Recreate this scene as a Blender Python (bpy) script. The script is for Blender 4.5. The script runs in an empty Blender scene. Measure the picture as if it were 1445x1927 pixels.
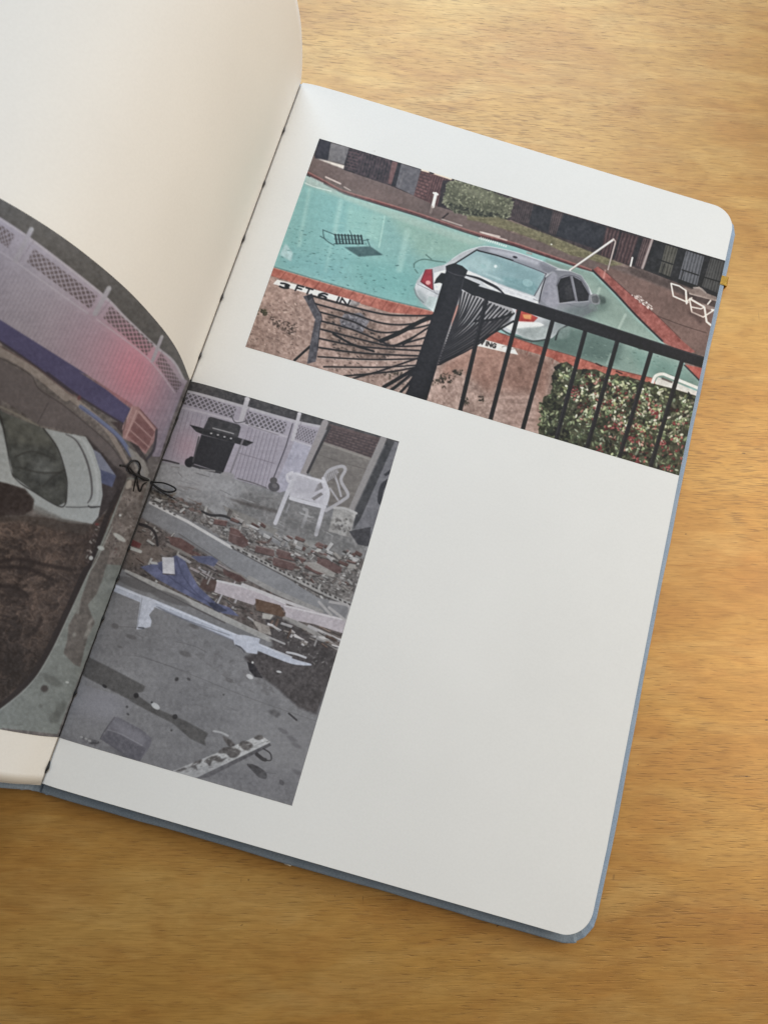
import bpy, bmesh, math, random
import numpy as np
from mathutils import Matrix, Vector

# ------------------------------------------------------------------ camera, world, light, exposure
sc = bpy.context.scene
MM = 0.001
FPX, CX, CY = 1447.0, 722.5, 963.5              # tracing camera: focal length in photo pixels, centre
CR = np.array([[0.9589672, 0.27290032, 0.07685915],
               [0.28323872, -0.93416022, -0.21707258],
               [0.01255958, 0.22993497, -0.97312495]])
CC = np.array([0.066625, 0.04689554, 0.22872651])

cam_data = bpy.data.cameras.new("camera")
cam = bpy.data.objects.new("camera", cam_data)
sc.collection.objects.link(cam)
cam.matrix_world = Matrix(((CR[0, 0], -CR[1, 0], -CR[2, 0], CC[0]),
                           (CR[0, 1], -CR[1, 1], -CR[2, 1], CC[1]),
                           (CR[0, 2], -CR[1, 2], -CR[2, 2], CC[2]),
                           (0, 0, 0, 1)))
cam_data.sensor_fit = 'VERTICAL'
cam_data.sensor_height = 34.6
cam_data.sensor_width = 26.0
cam_data.lens = FPX / 1927.0 * 34.6
cam_data.clip_start = 0.01
cam_data.clip_end = 50
cam_data.dof.use_dof = True
cam_data.dof.focus_distance = 0.235
cam_data.dof.aperture_fstop = 24
sc.camera = cam

world = bpy.data.worlds.new("World")
sc.world = world
world.use_nodes = True
wb = world.node_tree.nodes["Background"]
wb.inputs[0].default_value = (1.0, 0.91, 0.80, 1)
wb.inputs[1].default_value = 0.13


def area(name, loc, target, sx, sy, power, col):
    d = bpy.data.lights.new(name, 'AREA')
    d.shape = 'RECTANGLE'
    d.size, d.size_y, d.energy, d.color = sx, sy, power, col
    o = bpy.data.objects.new(name, d)
    sc.collection.objects.link(o)
    o.location = loc
    o.rotation_euler = (Vector(target) - Vector(loc)).to_track_quat('-Z', 'Y').to_euler()
    return o


area("window_light", (-0.08, 0.84, 0.64), (0.06, 0.14, 0), 0.76, 0.46, 7.2, (0.67, 0.84, 1.0))
area("room_lamp", (0.70, 0.34, 0.57), (0.0, 0.12, 0.03), 0.66, 0.60, 5.7, (1.0, 0.86, 0.66))

sc.view_settings.view_transform = 'Standard'
sc.view_settings.look = 'None'
sc.view_settings.exposure = 0.0
sc.view_settings.gamma = 1.0
sc.view_settings.use_curve_mapping = False


# ------------------------------------------------------------------ helpers
def photo_xy(X):
    """place in the tracing (photo pixels) of world points X (N,3)"""
    c = (X - CC) @ CR.T
    return np.stack([CX + FPX * c[:, 0] / c[:, 2], CY + FPX * c[:, 1] / c[:, 2]], 1)


def on_plane(q, z):
    d = CR.T @ np.array([(q[0] - CX) / FPX, (q[1] - CY) / FPX, 1.0])
    return CC + d * (z - CC[2]) / d[2]


def new_mat(name):
    m = bpy.data.materials.new(name)
    m.use_nodes = True
    nt = m.node_tree
    return m, nt, nt.nodes["Principled BSDF"]


def lk(nt, a, b):
    nt.links.new(a, b)


def math_node(nt, op, a, b=None, clamp=False):
    n = nt.nodes.new("ShaderNodeMath")
    n.operation = op
    n.use_clamp = clamp
    for i, v in enumerate((a, b)):
        if v is None:
            continue
        if isinstance(v, (int, float)):
            n.inputs[i].default_value = v
        else:
            lk(nt, v, n.inputs[i])
    return n.outputs[0]


def mapping(nt, scale, rot=(0, 0, 0), loc=(0, 0, 0)):
    tc = nt.nodes.new("ShaderNodeTexCoord")
    mp = nt.nodes.new("ShaderNodeMapping")
    mp.inputs["Scale"].default_value = scale
    mp.inputs["Rotation"].default_value = rot
    mp.inputs["Location"].default_value = loc
    lk(nt, tc.outputs["Object"], mp.inputs["Vector"])
    return mp.outputs[0]


def noise(nt, vec, scale=1.0, detail=3, rough=0.5, dist=0.0):
    n = nt.nodes.new("ShaderNodeTexNoise")
    n.inputs["Scale"].default_value = scale
    n.inputs["Detail"].default_value = detail
    n.inputs["Roughness"].default_value = rough
    n.inputs["Distortion"].default_value = dist
    lk(nt, vec, n.inputs["Vector"])
    return n.outputs["Fac"]


def ramp(nt, fac, stops):
    r = nt.nodes.new("ShaderNodeValToRGB")
    e = r.color_ramp.elements
    while len(e) < len(stops):
        e.new(0.5)
    for i, (p, c) in enumerate(stops):
        e[i].position = p
        e[i].color = (*c, 1) if len(c) == 3 else c
    lk(nt, fac, r.inputs[0])
    return r.outputs[0]


def mix(nt, fac, a, b, mode='MIX'):
    m = nt.nodes.new("ShaderNodeMix")
    m.data_type = 'RGBA'
    m.blend_type = mode
    for sock, v in ((m.inputs[0], fac), (m.inputs[6], a), (m.inputs[7], b)):
        if isinstance(v, (int, float)):
            sock.default_value = v
        elif isinstance(v, tuple):
            sock.default_value = (*v, 1)
        else:
            lk(nt, v, sock)
    return m.outputs[2]


def bump(nt, height, strength, dist, bsdf):
    b = nt.nodes.new("ShaderNodeBump")
    b.inputs["Strength"].default_value = strength
    b.inputs["Distance"].default_value = dist
    lk(nt, height, b.inputs["Height"])
    lk(nt, b.outputs[0], bsdf.inputs["Normal"])


def mesh_obj(name, V, F, mat, parent=None, smooth=True):
    me = bpy.data.meshes.new(name)
    me.from_pydata([tuple(v) for v in V], [], F)
    me.validate()
    me.update()
    if smooth:
        me.polygons.foreach_set("use_smooth", [True] * len(me.polygons))
    o = bpy.data.objects.new(name, me)
    sc.collection.objects.link(o)
    me.materials.append(mat)
    if parent:
        o.parent = parent
    return o


def grid_obj(name, P, mat, parent=None, colors=None, flip=False):
    """P (n,m,3) grid of points -> one smooth sheet; colors (n,m,3) linear"""
    n, m = P.shape[:2]
    V = P.reshape(-1, 3).astype(np.float32)
    idx = np.arange(n * m).reshape(n, m)
    Q = np.stack([idx[:-1, :-1], idx[1:, :-1], idx[1:, 1:], idx[:-1, 1:]], -1).reshape(-1, 4)
    if flip:
        Q = Q[:, ::-1]
    me = bpy.data.meshes.new(name)
    me.vertices.add(len(V))
    me.vertices.foreach_set("co", V.ravel())
    me.loops.add(Q.size)
    me.loops.foreach_set("vertex_index", Q.ravel().astype(np.int32))
    me.polygons.add(len(Q))
    me.polygons.foreach_set("loop_start", np.arange(0, Q.size, 4, dtype=np.int32))
    me.polygons.foreach_set("use_smooth", np.ones(len(Q), dtype=bool))
    me.update(calc_edges=True)
    if colors is not None:
        ca = me.color_attributes.new("ink", 'FLOAT_COLOR', 'POINT')
        c = np.ones((len(V), 4), np.float32)
        c[:, :3] = colors.reshape(-1, 3)
        ca.data.foreach_set("color", c.ravel())
    o = bpy.data.objects.new(name, me)
    sc.collection.objects.link(o)
    me.materials.append(mat)
    if parent:
        o.parent = parent
    return o


def catmull(P, n=8, closed=False):
    P = np.asarray(P, float)
    N = len(P)
    out = []
    for i in range(N if closed else N - 1):
        if closed:
            a, b, c, d = P[(i - 1) % N], P[i], P[(i + 1) % N], P[(i + 2) % N]
        else:
            a, b, c, d = P[max(i - 1, 0)], P[i], P[i + 1], P[min(i + 2, N - 1)]
        t = (np.arange(n) / n)[:, None]
        out.append(0.5 * (2 * b + (c - a) * t + (2 * a - 5 * b + 4 * c - d) * t * t + (3 * b - a - 3 * c + d) * t ** 3))
    if not closed:
        out.append(P[-1:])
    return np.concatenate(out)


def tube(name, P, r, mat, parent, k=8, n=6):
    P = catmull(P, n)
    N = len(P)
    r = np.interp(np.linspace(0, 1, N), np.linspace(0, 1, len(r)), r) if hasattr(r, '__len__') else np.full(N, r)
    T = np.gradient(P, axis=0)
    T /= np.linalg.norm(T, axis=1)[:, None] + 1e-12
    V, F = [], []
    up = np.array([0.13, 0.21, 0.97])
    for i in range(N):
        a = np.cross(T[i], up)
        a /= np.linalg.norm(a) + 1e-9
        b = np.cross(T[i], a)
        for j in range(k):
            an = 2 * math.pi * j / k
            V.append(P[i] + r[i] * (math.cos(an) * a + math.sin(an) * b))
    for i in range(N - 1):
        for j in range(k):
            F.append((i * k + j, i * k + (j + 1) % k, (i + 1) * k + (j + 1) % k, (i + 1) * k + j))
    F.append(tuple(range(k - 1, -1, -1)))
    F.append(tuple((N - 1) * k + j for j in range(k)))
    return mesh_obj(name, V, F, mat, parent)


# ------------------------------------------------------------------ the table
TABLE_Z = -6.6 * MM
TROT = math.radians(14.4)


def table_material():
    m, nt, b = new_mat("birch_plywood")
    sh = mapping(nt, (1, 1, 1))
    big = noise(nt, mapping(nt, (6, 20, 1)), 1.0, 4, 0.55, 0.7)
    col = ramp(nt, big, [(0.30, (0.40, 0.191, 0.039)), (0.50, (0.49, 0.262, 0.060)), (0.70, (0.565, 0.330, 0.093))])
    blot = noise(nt, mapping(nt, (30, 60, 1), loc=(3, 1, 0)), 1.0, 5, 0.62, 0.9)
    col = mix(nt, ramp(nt, blot, [(0.46, (0, 0, 0)), (0.72, (0.5, 0.5, 0.5))]), col, (0.42, 0.183, 0.038))
    blot2 = noise(nt, mapping(nt, (22, 85, 1), loc=(9, 4, 0)), 1.0, 5, 0.62, 0.7)
    col = mix(nt, ramp(nt, blot2, [(0.48, (0, 0, 0)), (0.72, (0.5, 0.5, 0.5))]), col, (0.60, 0.385, 0.135))
    blot3 = noise(nt, mapping(nt, (90, 150, 1), loc=(1, 8, 0)), 1.0, 4, 0.6, 0.8)
    col = mix(nt, 1.0, col, ramp(nt, blot3, [(0.3, (0.92, 0.90, 0.86)), (0.55, (1, 1, 1)), (0.75, (1.05, 1.05, 1.07))]), 'MULTIPLY')
    fib = noise(nt, mapping(nt, (130, 2300, 1)), 1.0, 4, 0.65, 0.3)
    col = mix(nt, 1.0, col, ramp(nt, fib, [(0.28, (0.78, 0.75, 0.70)), (0.50, (1, 1, 1)), (0.75, (1.12, 1.13, 1.15))]), 'MULTIPLY')
    # short flecked figure of the rotary cut veneer
    fig = noise(nt, mapping(nt, (75, 420, 1), loc=(2, 7, 0)), 1.0, 3, 0.55, 0.9)
    col = mix(nt, 1.0, col, ramp(nt, fig, [(0.34, (0.90, 0.88, 0.84)), (0.6, (1.03, 1.03, 1.03))]), 'MULTIPLY')
    # pores: short dark dashes along the grain, crowded in some zones and rare in others
    zone = noise(nt, mapping(nt, (9, 15, 1), loc=(5, 5, 0)), 1.0, 3, 0.6, 0.6)
    zf = ramp(nt, zone, [(0.36, (0, 0, 0)), (0.66, (1, 1, 1))])
    pore = noise(nt, mapping(nt, (190, 2500, 1)), 1.0, 1.5, 0.4, 0.35)
    pm = ramp(nt, math_node(nt, 'ADD', pore, math_node(nt, 'MULTIPLY', zf, 0.13)), [(0.675, (0, 0, 0)), (0.79, (1, 1, 1))])
    col = mix(nt, math_node(nt, 'MULTIPLY', pm, 0.40), col, (0.125, 0.052, 0.014))
    pore2 = noise(nt, mapping(nt, (100, 1800, 1), loc=(1, 2, 0)), 1.0, 1, 0.4, 0.4)
    pm2 = ramp(nt, math_node(nt, 'ADD', pore2, math_node(nt, 'MULTIPLY', zf, 0.09)), [(0.73, (0, 0, 0)), (0.81, (1, 1, 1))])
    col = mix(nt, math_node(nt, 'MULTIPLY', pm2, 0.32), col, (0.15, 0.06, 0.016))
    # pin knots, nicks and stains, each at its own place on the sheet
    tc = nt.nodes.new("ShaderNodeTexCoord")
    wob = nt.nodes.new("ShaderNodeTexNoise")
    wob.inputs["Scale"].default_value = 900
    lk(nt, tc.outputs["Object"], wob.inputs["Vector"])
    flecks = [((1398, 853), 1.5, 0.35, 0, 0.9), ((1441, 1355), 1.6, 0.35, 0, 0.95), ((1404, 1461), 0.9, 0.35, 0, 0.95),
              ((1400, 1461), 6.5, 0.42, 0, 0.6), ((936, 1742), 0.9, 0.45, 25, 0.8), ((803, 34), 0.6, 0.3, -8, 0.8),
              ((907, 151), 0.8, 0.35, 10, 0.6), ((1436, 88), 1.5, 0.25, -22, 0.7), ((1432, 109), 0.8, 0.3, -10, 0.7),
              ((1374, 229), 0.9, 0.3, 10, 0.6), ((571, 98), 0.32, 0.28, 0, 0.95), ((455, 1741), 1.0, 0.32, 20, 0.8),
              ((468, 1656), 0.6, 0.6, 0, 0.5), ((521, 1750), 0.4, 0.3, 0, 0.7), ((630, 1686), 0.4, 0.4, 0, 0.7),
              ((1154, 1651), 1.6, 0.7, 80, 0.35), ((1427, 595), 0.35, 3.2, 0, 0.35), ((683, 1692), 0.35, 2.2, 0, 0.4),
              ((902, 1808), 1.3, 0.3, -15, 0.7), ((1290, 1005), 0.9, 0.3, 5, 0.8), ((1260, 1288), 0.5, 0.25, 0, 0.8),
              ((1200, 1439), 0.5, 0.25, 0, 0.8), ((641, 1848), 0.5, 0.3, 0, 0.7), ((454, 1655), 0.3, 1.6, 0, 0.35)]
    cr, sr = math.cos(-TROT), math.sin(-TROT)
    for (q, a, bb, ang, op) in flecks:
        w = on_plane(q, TABLE_Z)
        lx, ly = cr * w[0] - sr * w[1], sr * w[0] + cr * w[1]
        mp = nt.nodes.new("ShaderNodeMapping")
        mp.vector_type = 'TEXTURE'
        mp.inputs["Location"].default_value = (lx, ly, 0)
        mp.inputs["Rotation"].default_value = (0, 0, math.radians(ang))
        mp.inputs["Scale"].default_value = (a * MM, bb * MM, 1)
        lk(nt, tc.outputs["Object"], mp.inputs["Vector"])
        ln = nt.nodes.new("ShaderNodeVectorMath")
        ln.operation = 'LENGTH'
        lk(nt, mp.outputs[0], ln.inputs[0])
        d = math_node(nt, 'ADD', ln.outputs["Value"], math_node(nt, 'MULTIPLY', wob.outputs["Fac"], 0.9))
        msk = ramp(nt, d, [(0.72, (1, 1, 1)), (1.0, (0, 0, 0))])
        col = mix(nt, math_node(nt, 'MULTIPLY', msk, op), col, (0.075, 0.033, 0.012))
    lk(nt, col, b.inputs["Base Color"])
    rg = noise(nt, mapping(nt, (60, 700, 1)), 1.0, 3, 0.6)
    r = nt.nodes.new("ShaderNodeMapRange")
    r.inputs[3].default_value, r.inputs[4].default_value = 0.40, 0.54
    lk(nt, rg, r.inputs[0])
    lk(nt, r.outputs[0], b.inputs["Roughness"])
    b.inputs["Specular IOR Level"].default_value = 0.5
    b.inputs["Metallic"].default_value = 0.36            # silky chatoyance of the lacquered veneer
    b.inputs["Coat Weight"].default_value = 0.6
    b.inputs["Coat Roughness"].default_value = 0.42
    h = math_node(nt, 'SUBTRACT', math_node(nt, 'MULTIPLY', fib, 0.5), pm)
    bump(nt, h, 0.35, 0.00012, b)
    return m


S = 0.9
tb = bmesh.new()
bmesh.ops.create_cube(tb, size=1.0)
for v in tb.verts:
    v.co = Vector((v.co.x * 2 * S, v.co.y * 2 * S, (v.co.z - 0.5) * 0.018))
bmesh.ops.bevel(tb, geom=tb.edges[:], offset=0.002, segments=2, affect='EDGES')
tme = bpy.data.meshes.new("tabletop")
tb.to_mesh(tme)
tabletop = bpy.data.objects.new("tabletop", tme)
sc.collection.objects.link(tabletop)
tabletop.location = (0, 0, TABLE_Z)
tabletop.rotation_euler = (0, 0, TROT)
tme.materials.append(table_material())
tabletop["kind"] = "structure"
tabletop["label"] = "honey coloured birch plywood tabletop under the open book"


# ------------------------------------------------------------------ the book: shapes of its sheets
H = 240.0                                      # page height, mm
PW = 157.9                                     # page width, mm
CORNER = 8.0


def page_w(y):
    return np.interp(y, [0, 8, 25, 60, 106, 140, 200, 220, 240], [157.0, 157.0, 157.3, 157.0, 156.6, 156.5, 157.2, 157.6, 157.9])


def right_z(x, y):
    return -1.0 * np.exp(-x / 3.0) - 0.4 * np.exp(-x / 22.0) + (0.28 * np.sin(x / 42.0 + y / 90.0) + 0.14 * np.sin(y / 31.0 - x / 55.0)) * (1 - np.exp(-x / 30.0))


TH_MID = ([0, 10, 20, 36, 50, 60, 70, 80, 95, 120, 158], [89, 88, 91.3, 102, 108, 117.5, 124, 137, 155.5, 171, 187.5])
TH_BOT = ([0, 6, 10, 15, 19, 60, 110, 158], [108, 121, 134, 140, 147, 164, 176, 184])
TH_TOP = ([0, 8, 14, 22, 30, 45, 60, 75, 95, 120, 158], [82.5, 86.8, 88.9, 91.5, 97.5, 104.5, 113, 126.7, 145, 166.5, 188])
_SS = np.linspace(0, 160, 641)


def _prof(th):
    a = np.radians(np.interp(_SS, *th))
    # light smoothing keeps the sheet free of creases
    k = np.ones(17) / 17
    a = np.convolve(np.pad(a, 8, mode='edge'), k, 'valid')
    d = _SS[1] - _SS[0]
    x = np.concatenate([[0], np.cumsum(np.cos((a[1:] + a[:-1]) / 2) * d)])
    z = np.concatenate([[0], np.cumsum(np.sin((a[1:] + a[:-1]) / 2) * d)])
    return x, z


_PB, _PM, _PT = _prof(TH_BOT), _prof(TH_MID), _prof(TH_TOP)


def left_xyz(s, y, back=0.0):
    """point of the raised left sheet: s mm from the gutter, y mm from the foot; back mm behind it"""
    s = np.asarray(s, float)
    y = np.asarray(y, float)

    def f(c, k):
        return np.interp(s, _SS, c[k])
    t = np.clip(y / 124.0, 0, 1)
    w1 = t * t * (3 - 2 * t)
    t2 = np.clip((y - 124.0) / 116.0, 0, 1)
    w2 = t2 * t2 * (3 - 2 * t2)
    out = []
    for k in (0, 1):
        v = f(_PB, k) * (1 - w1) + f(_PM, k) * w1
        out.append(v * (1 - w2) + f(_PT, k) * w2)
    x = -0.12 + out[0] - back * np.minimum(1, s / 4.0)
    z = -1.42 + out[1] - 0.35 * back * np.minimum(1, s / 4.0)
    return np.stack(np.broadcast_arrays(x, y, z), -1) * MM


# ------------------------------------------------------------------ printed pictures: a small painter
exec_paint = True
SCL = 1.5
X0, Y0, X1, Y1 = -330, 250, 1400, 1545           # traced area, photo pixels
CW, CHH = int((X1 - X0) * SCL), int((Y1 - Y0) * SCL)
IMG = np.full((CHH, CW, 3), 128.0, np.float32)
rng = np.random.default_rng(7)


def Z(ox, oy, k):
    """tracing sheet with origin (ox,oy) drawn k times enlarged"""
    def g(*pts):
        return np.array([[ox + p[0] / k, oy + p[1] / k] for p in pts], float)
    return g


def _c(P):
    return (np.asarray(P, float) - (X0, Y0)) * SCL


def _fbm(cell, seed, octv=4, sx=1.0, sy=1.0):
    r = np.random.default_rng(seed)
    out = np.zeros((CHH, CW), np.float32)
    amp, tot = 1.0, 0
    for _ in range(octv):
        cxx, cyy = max(cell * sx * SCL, 1.01), max(cell * sy * SCL, 1.01)
        gw, gh = int(CW / cxx) + 3, int(CHH / cyy) + 3
        g = r.random((gh, gw)).astype(np.float32)
        xs = np.arange(CW) / cxx
        ys = np.arange(CHH) / cyy
        xi, yi = xs.astype(int), ys.astype(int)
        fx, fy = (xs - xi).astype(np.float32), (ys - yi).astype(np.float32)
        fx = fx * fx * (3 - 2 * fx)
        fy = fy * fy * (3 - 2 * fy)
        top = g[yi][:, xi] * (1 - fx) + g[yi][:, xi + 1] * fx
        bot = g[yi + 1][:, xi] * (1 - fx) + g[yi + 1][:, xi + 1] * fx
        out += amp * (top * (1 - fy)[:, None] + bot * fy[:, None])
        tot += amp
        amp *= 0.55
        cell *= 0.5
    return out / tot - 0.5


N_BIG = _fbm(60, 1)
N_MID = _fbm(12, 2, 5)
N_FINE = _fbm(4.5, 3, 3)
N_HOR = _fbm(14, 4, 3, 2.2, 0.5)
N_SPK = _fbm(3.0, 5, 1)


def poly_mask(P):
    P = _c(P)
    x0, y0 = np.floor(P.min(0)).astype(int) - 1
    x1, y1 = np.ceil(P.max(0)).astype(int) + 2
    x0, y0, x1, y1 = max(x0, 0), max(y0, 0), min(x1, CW), min(y1, CHH)
    if x1 <= x0 or y1 <= y0:
        return None, None
    M = np.zeros((y1 - y0, x1 - x0 + 1), np.float32)
    Q = np.roll(P, -1, 0)
    sub = 3
    for r in range(y1 - y0):
        for k in range(sub):
            yy = y0 + r + (k + 0.5) / sub
            hit = (P[:, 1] > yy) != (Q[:, 1] > yy)
            if not hit.any():
                continue
            a, b = P[hit], Q[hit]
            xs = np.sort(a[:, 0] + (yy - a[:, 1]) / (b[:, 1] - a[:, 1]) * (b[:, 0] - a[:, 0])) - x0
            for i in range(0, len(xs) - 1, 2):
                l, h = min(max(xs[i], 0), x1 - x0), min(max(xs[i + 1], 0), x1 - x0)
                if h <= l:
                    continue
                li, hi = int(l), int(h)
                if li == hi:
                    M[r, li] += (h - l) / sub
                else:
                    M[r, li] += (li + 1 - l) / sub
                    M[r, li + 1:hi] += 1.0 / sub
                    M[r, hi] += (h - hi) / sub
    return np.clip(M[:, :-1], 0, 1), (slice(y0, y1), slice(x0, x1))


def blend(M, sl, col, tex=None, op=1.0):
    if M is None:
        return
    c = np.empty(M.shape + (3,), np.float32)
    c[:] = np.asarray(col, np.float32)
    if tex is not None:
        for N, a in tex:
            a = np.asarray(a, np.float32)
            c += N[sl][..., None] * a
    IMG[sl] += (c - IMG[sl]) * (M * op)[..., None]


def box_blur(M, r):
    r = int(round(r * SCL))
    if r < 1:
        return M
    k = np.ones(2 * r + 1, np.float32) / (2 * r + 1)
    for _ in range(2):
        M = np.apply_along_axis(lambda v: np.convolve(v, k, 'same'), 0, M)
        M = np.apply_along_axis(lambda v: np.convolve(v, k, 'same'), 1, M)
    return M


def fill(P, col, tex=None, op=1.0, smooth=False, soft=0):
    if smooth:
        P = catmull(P, 6, True)
    M, sl = poly_mask(P)
    if M is None:
        return
    if soft:
        pad = int(soft * SCL * 2) + 2
        ys, xs = sl
        y0, y1 = max(ys.start - pad, 0), min(ys.stop + pad, CHH)
        x0, x1 = max(xs.start - pad, 0), min(xs.stop + pad, CW)
        B = np.zeros((y1 - y0, x1 - x0), np.float32)
        B[ys.start - y0:ys.stop - y0, xs.start - x0:xs.stop - x0] = M
        M, sl = box_blur(B, soft), (slice(y0, y1), slice(x0, x1))
    blend(M, sl, col, tex, op)


def stroke(P, w, col, op=1.0, smooth=True, tex=None, soft=1.0):
    """w: width in photo pixels, number or list along the line"""
    P = np.asarray(P, float)
    if smooth and len(P) > 2:
        P = catmull(P, 6)
    P = _c(P)
    n = len(P)
    W = (np.interp(np.linspace(0, 1, n), np.linspace(0, 1, len(w)), w) if hasattr(w, '__len__') else np.full(n, w)) * SCL / 2
    pad = W.max() + 3
    x0, y0 = np.floor(P.min(0) - pad).astype(int)
    x1, y1 = np.ceil(P.max(0) + pad).astype(int)
    x0, y0, x1, y1 = max(x0, 0), max(y0, 0), min(x1, CW), min(y1, CHH)
    if x1 <= x0 or y1 <= y0:
        return
    M = np.zeros((y1 - y0, x1 - x0), np.float32)
    for i in range(n - 1):
        a, b = P[i], P[i + 1]
        pw = max(W[i], W[i + 1]) + 2
        lx0, ly0 = np.floor(np.minimum(a, b) - pw).astype(int)
        lx1, ly1 = np.ceil(np.maximum(a, b) + pw).astype(int)
        lx0, ly0, lx1, ly1 = max(lx0, x0), max(ly0, y0), min(lx1, x1), min(ly1, y1)
        if lx1 <= lx0 or ly1 <= ly0:
            continue
        yy, xx = np.mgrid[ly0:ly1, lx0:lx1]
        d = b - a
        L = d @ d + 1e-9
        t = np.clip(((xx + .5 - a[0]) * d[0] + (yy + .5 - a[1]) * d[1]) / L, 0, 1)
        dist = np.hypot(xx + .5 - a[0] - t * d[0], yy + .5 - a[1] - t * d[1])
        ww = W[i] + (W[i + 1] - W[i]) * t
        cov = np.clip((ww - dist) / soft + 0.5, 0, 1)
        v = M[ly0 - y0:ly1 - y0, lx0 - x0:lx1 - x0]
        np.maximum(v, cov, out=v)
    blend(M, (slice(y0, y1), slice(x0, x1)), col, tex, op)


def blob(p, rx, ry, ang, col, op=1.0, soft=0.6):
    p = _c(np.asarray(p))
    rx, ry = rx * SCL, ry * SCL
    R = max(rx, ry) + 3
    x0, y0 = int(max(p[0] - R, 0)), int(max(p[1] - R, 0))
    x1, y1 = int(min(p[0] + R + 1, CW)), int(min(p[1] + R + 1, CHH))
    if x1 <= x0 or y1 <= y0:
        return
    yy, xx = np.mgrid[y0:y1, x0:x1]
    dx, dy = xx + .5 - p[0], yy + .5 - p[1]
    c, s = math.cos(ang), math.sin(ang)
    u, v = (c * dx + s * dy) / rx, (-s * dx + c * dy) / ry
    d = (1 - np.sqrt(u * u + v * v)) * min(rx, ry)
    M = np.clip(d / (soft * SCL) + 0.5, 0, 1).astype(np.float32)
    IMG[y0:y1, x0:x1] += (np.asarray(col, np.float32) - IMG[y0:y1, x0:x1]) * (M * op)[..., None]


def glow(p, r, col, op, clip=None):
    p = _c(np.asarray(p))
    yy, xx = np.mgrid[0:CHH, 0:CW]
    g = np.exp(-(((xx - p[0]) / (r[0] * SCL)) ** 2 + ((yy - p[1]) / (r[1] * SCL)) ** 2)).astype(np.float32) * op
    if clip is not None:
        M, sl = poly_mask(clip)
        IMG[sl] += (np.asarray(col, np.float32) - IMG[sl]) * (g[sl] * M)[..., None]


def quad_uv(q):
    """homography: canvas pixels of the quad's box -> u,v in the unit square"""
    q = np.asarray(q, float)
    M, sl = poly_mask(q)
    P = _c(q)
    src = [(0, 0), (1, 0), (1, 1), (0, 1)]
    A, B = [], []
    for (u, v), (x, y) in zip(src, P):
        A.append([x, y, 1, 0, 0, 0, -u * x, -u * y]); B.append(u)
        A.append([0, 0, 0, x, y, 1, -v * x, -v * y]); B.append(v)
    h = np.linalg.solve(np.array(A), np.array(B))
    yy, xx = np.mgrid[sl[0], sl[1]]
    xx, yy = xx + .5, yy + .5
    d = h[6] * xx + h[7] * yy + 1
    return M, sl, (h[0] * xx + h[1] * yy + h[2]) / d, (h[3] * xx + h[4] * yy + h[5]) / d


def sstep(a, b, x):
    t = np.clip((x - a) / (b - a), 0, 1)
    return t * t * (3 - 2 * t)


def lattice(q, nu, nv, col, op=0.9, hole=0.36):
    M, sl, u, v = quad_uv(q)
    a, b = u * nu + v * nv, u * nu - v * nv
    fa, fb = np.abs(a - np.round(a)), np.abs(b - np.round(b))
    m = sstep(0.5 - hole - .06, 0.5 - hole + .06, fa) * sstep(0.5 - hole - .06, 0.5 - hole + .06, fb)
    blend((M * m).astype(np.float32), sl, col, [(N_FINE, (30, 30, 30))], op)


def stripes(q, n, col, op, duty=0.15, jitter=0.0, axis=0):
    M, sl, u, v = quad_uv(q)
    w = (u if axis == 0 else v) * n
    w = w + jitter * N_MID[sl]
    f = np.abs(w - np.round(w))
    m = 1 - sstep(duty * 0.5, duty * 0.5 + 0.12, f)
    blend((M * m).astype(np.float32), sl, col, None, op)


def bricks(q, nu, nv, col, op, duty=0.2):
    M, sl, u, v = quad_uv(q)
    row = np.floor(v * nv)
    f1 = np.abs(v * nv - np.round(v * nv))
    w = u * nu + 0.5 * (row % 2)
    f2 = np.abs(w - np.round(w))
    m = np.maximum(1 - sstep(duty * .5, duty * .5 + .15, f1), 1 - sstep(duty * .25, duty * .25 + .08, f2))
    blend((M * m).astype(np.float32), sl, col, None, op)


def scatter(P, n, cols, rx, ry, op=(0.5, 1.0), ang=(0, 3.14)):
    """many small marks inside polygon P"""
    P = np.asarray(P, float)
    M, sl = poly_mask(P)
    if M is None:
        return
    ys, xs = np.nonzero(M > 0.6)
    if len(ys) == 0:
        return
    pick = rng.integers(0, len(ys), n)
    for i in pick:
        p = ((xs[i] + sl[1].start) / SCL + X0, (ys[i] + sl[0].start) / SCL + Y0)
        c = cols[rng.integers(0, len(cols))]
        c = np.array(c, float) * (0.88 + 0.24 * rng.random())
        blob(p, rng.uniform(*rx), rng.uniform(*ry), rng.uniform(*ang), c, rng.uniform(*op))


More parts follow.
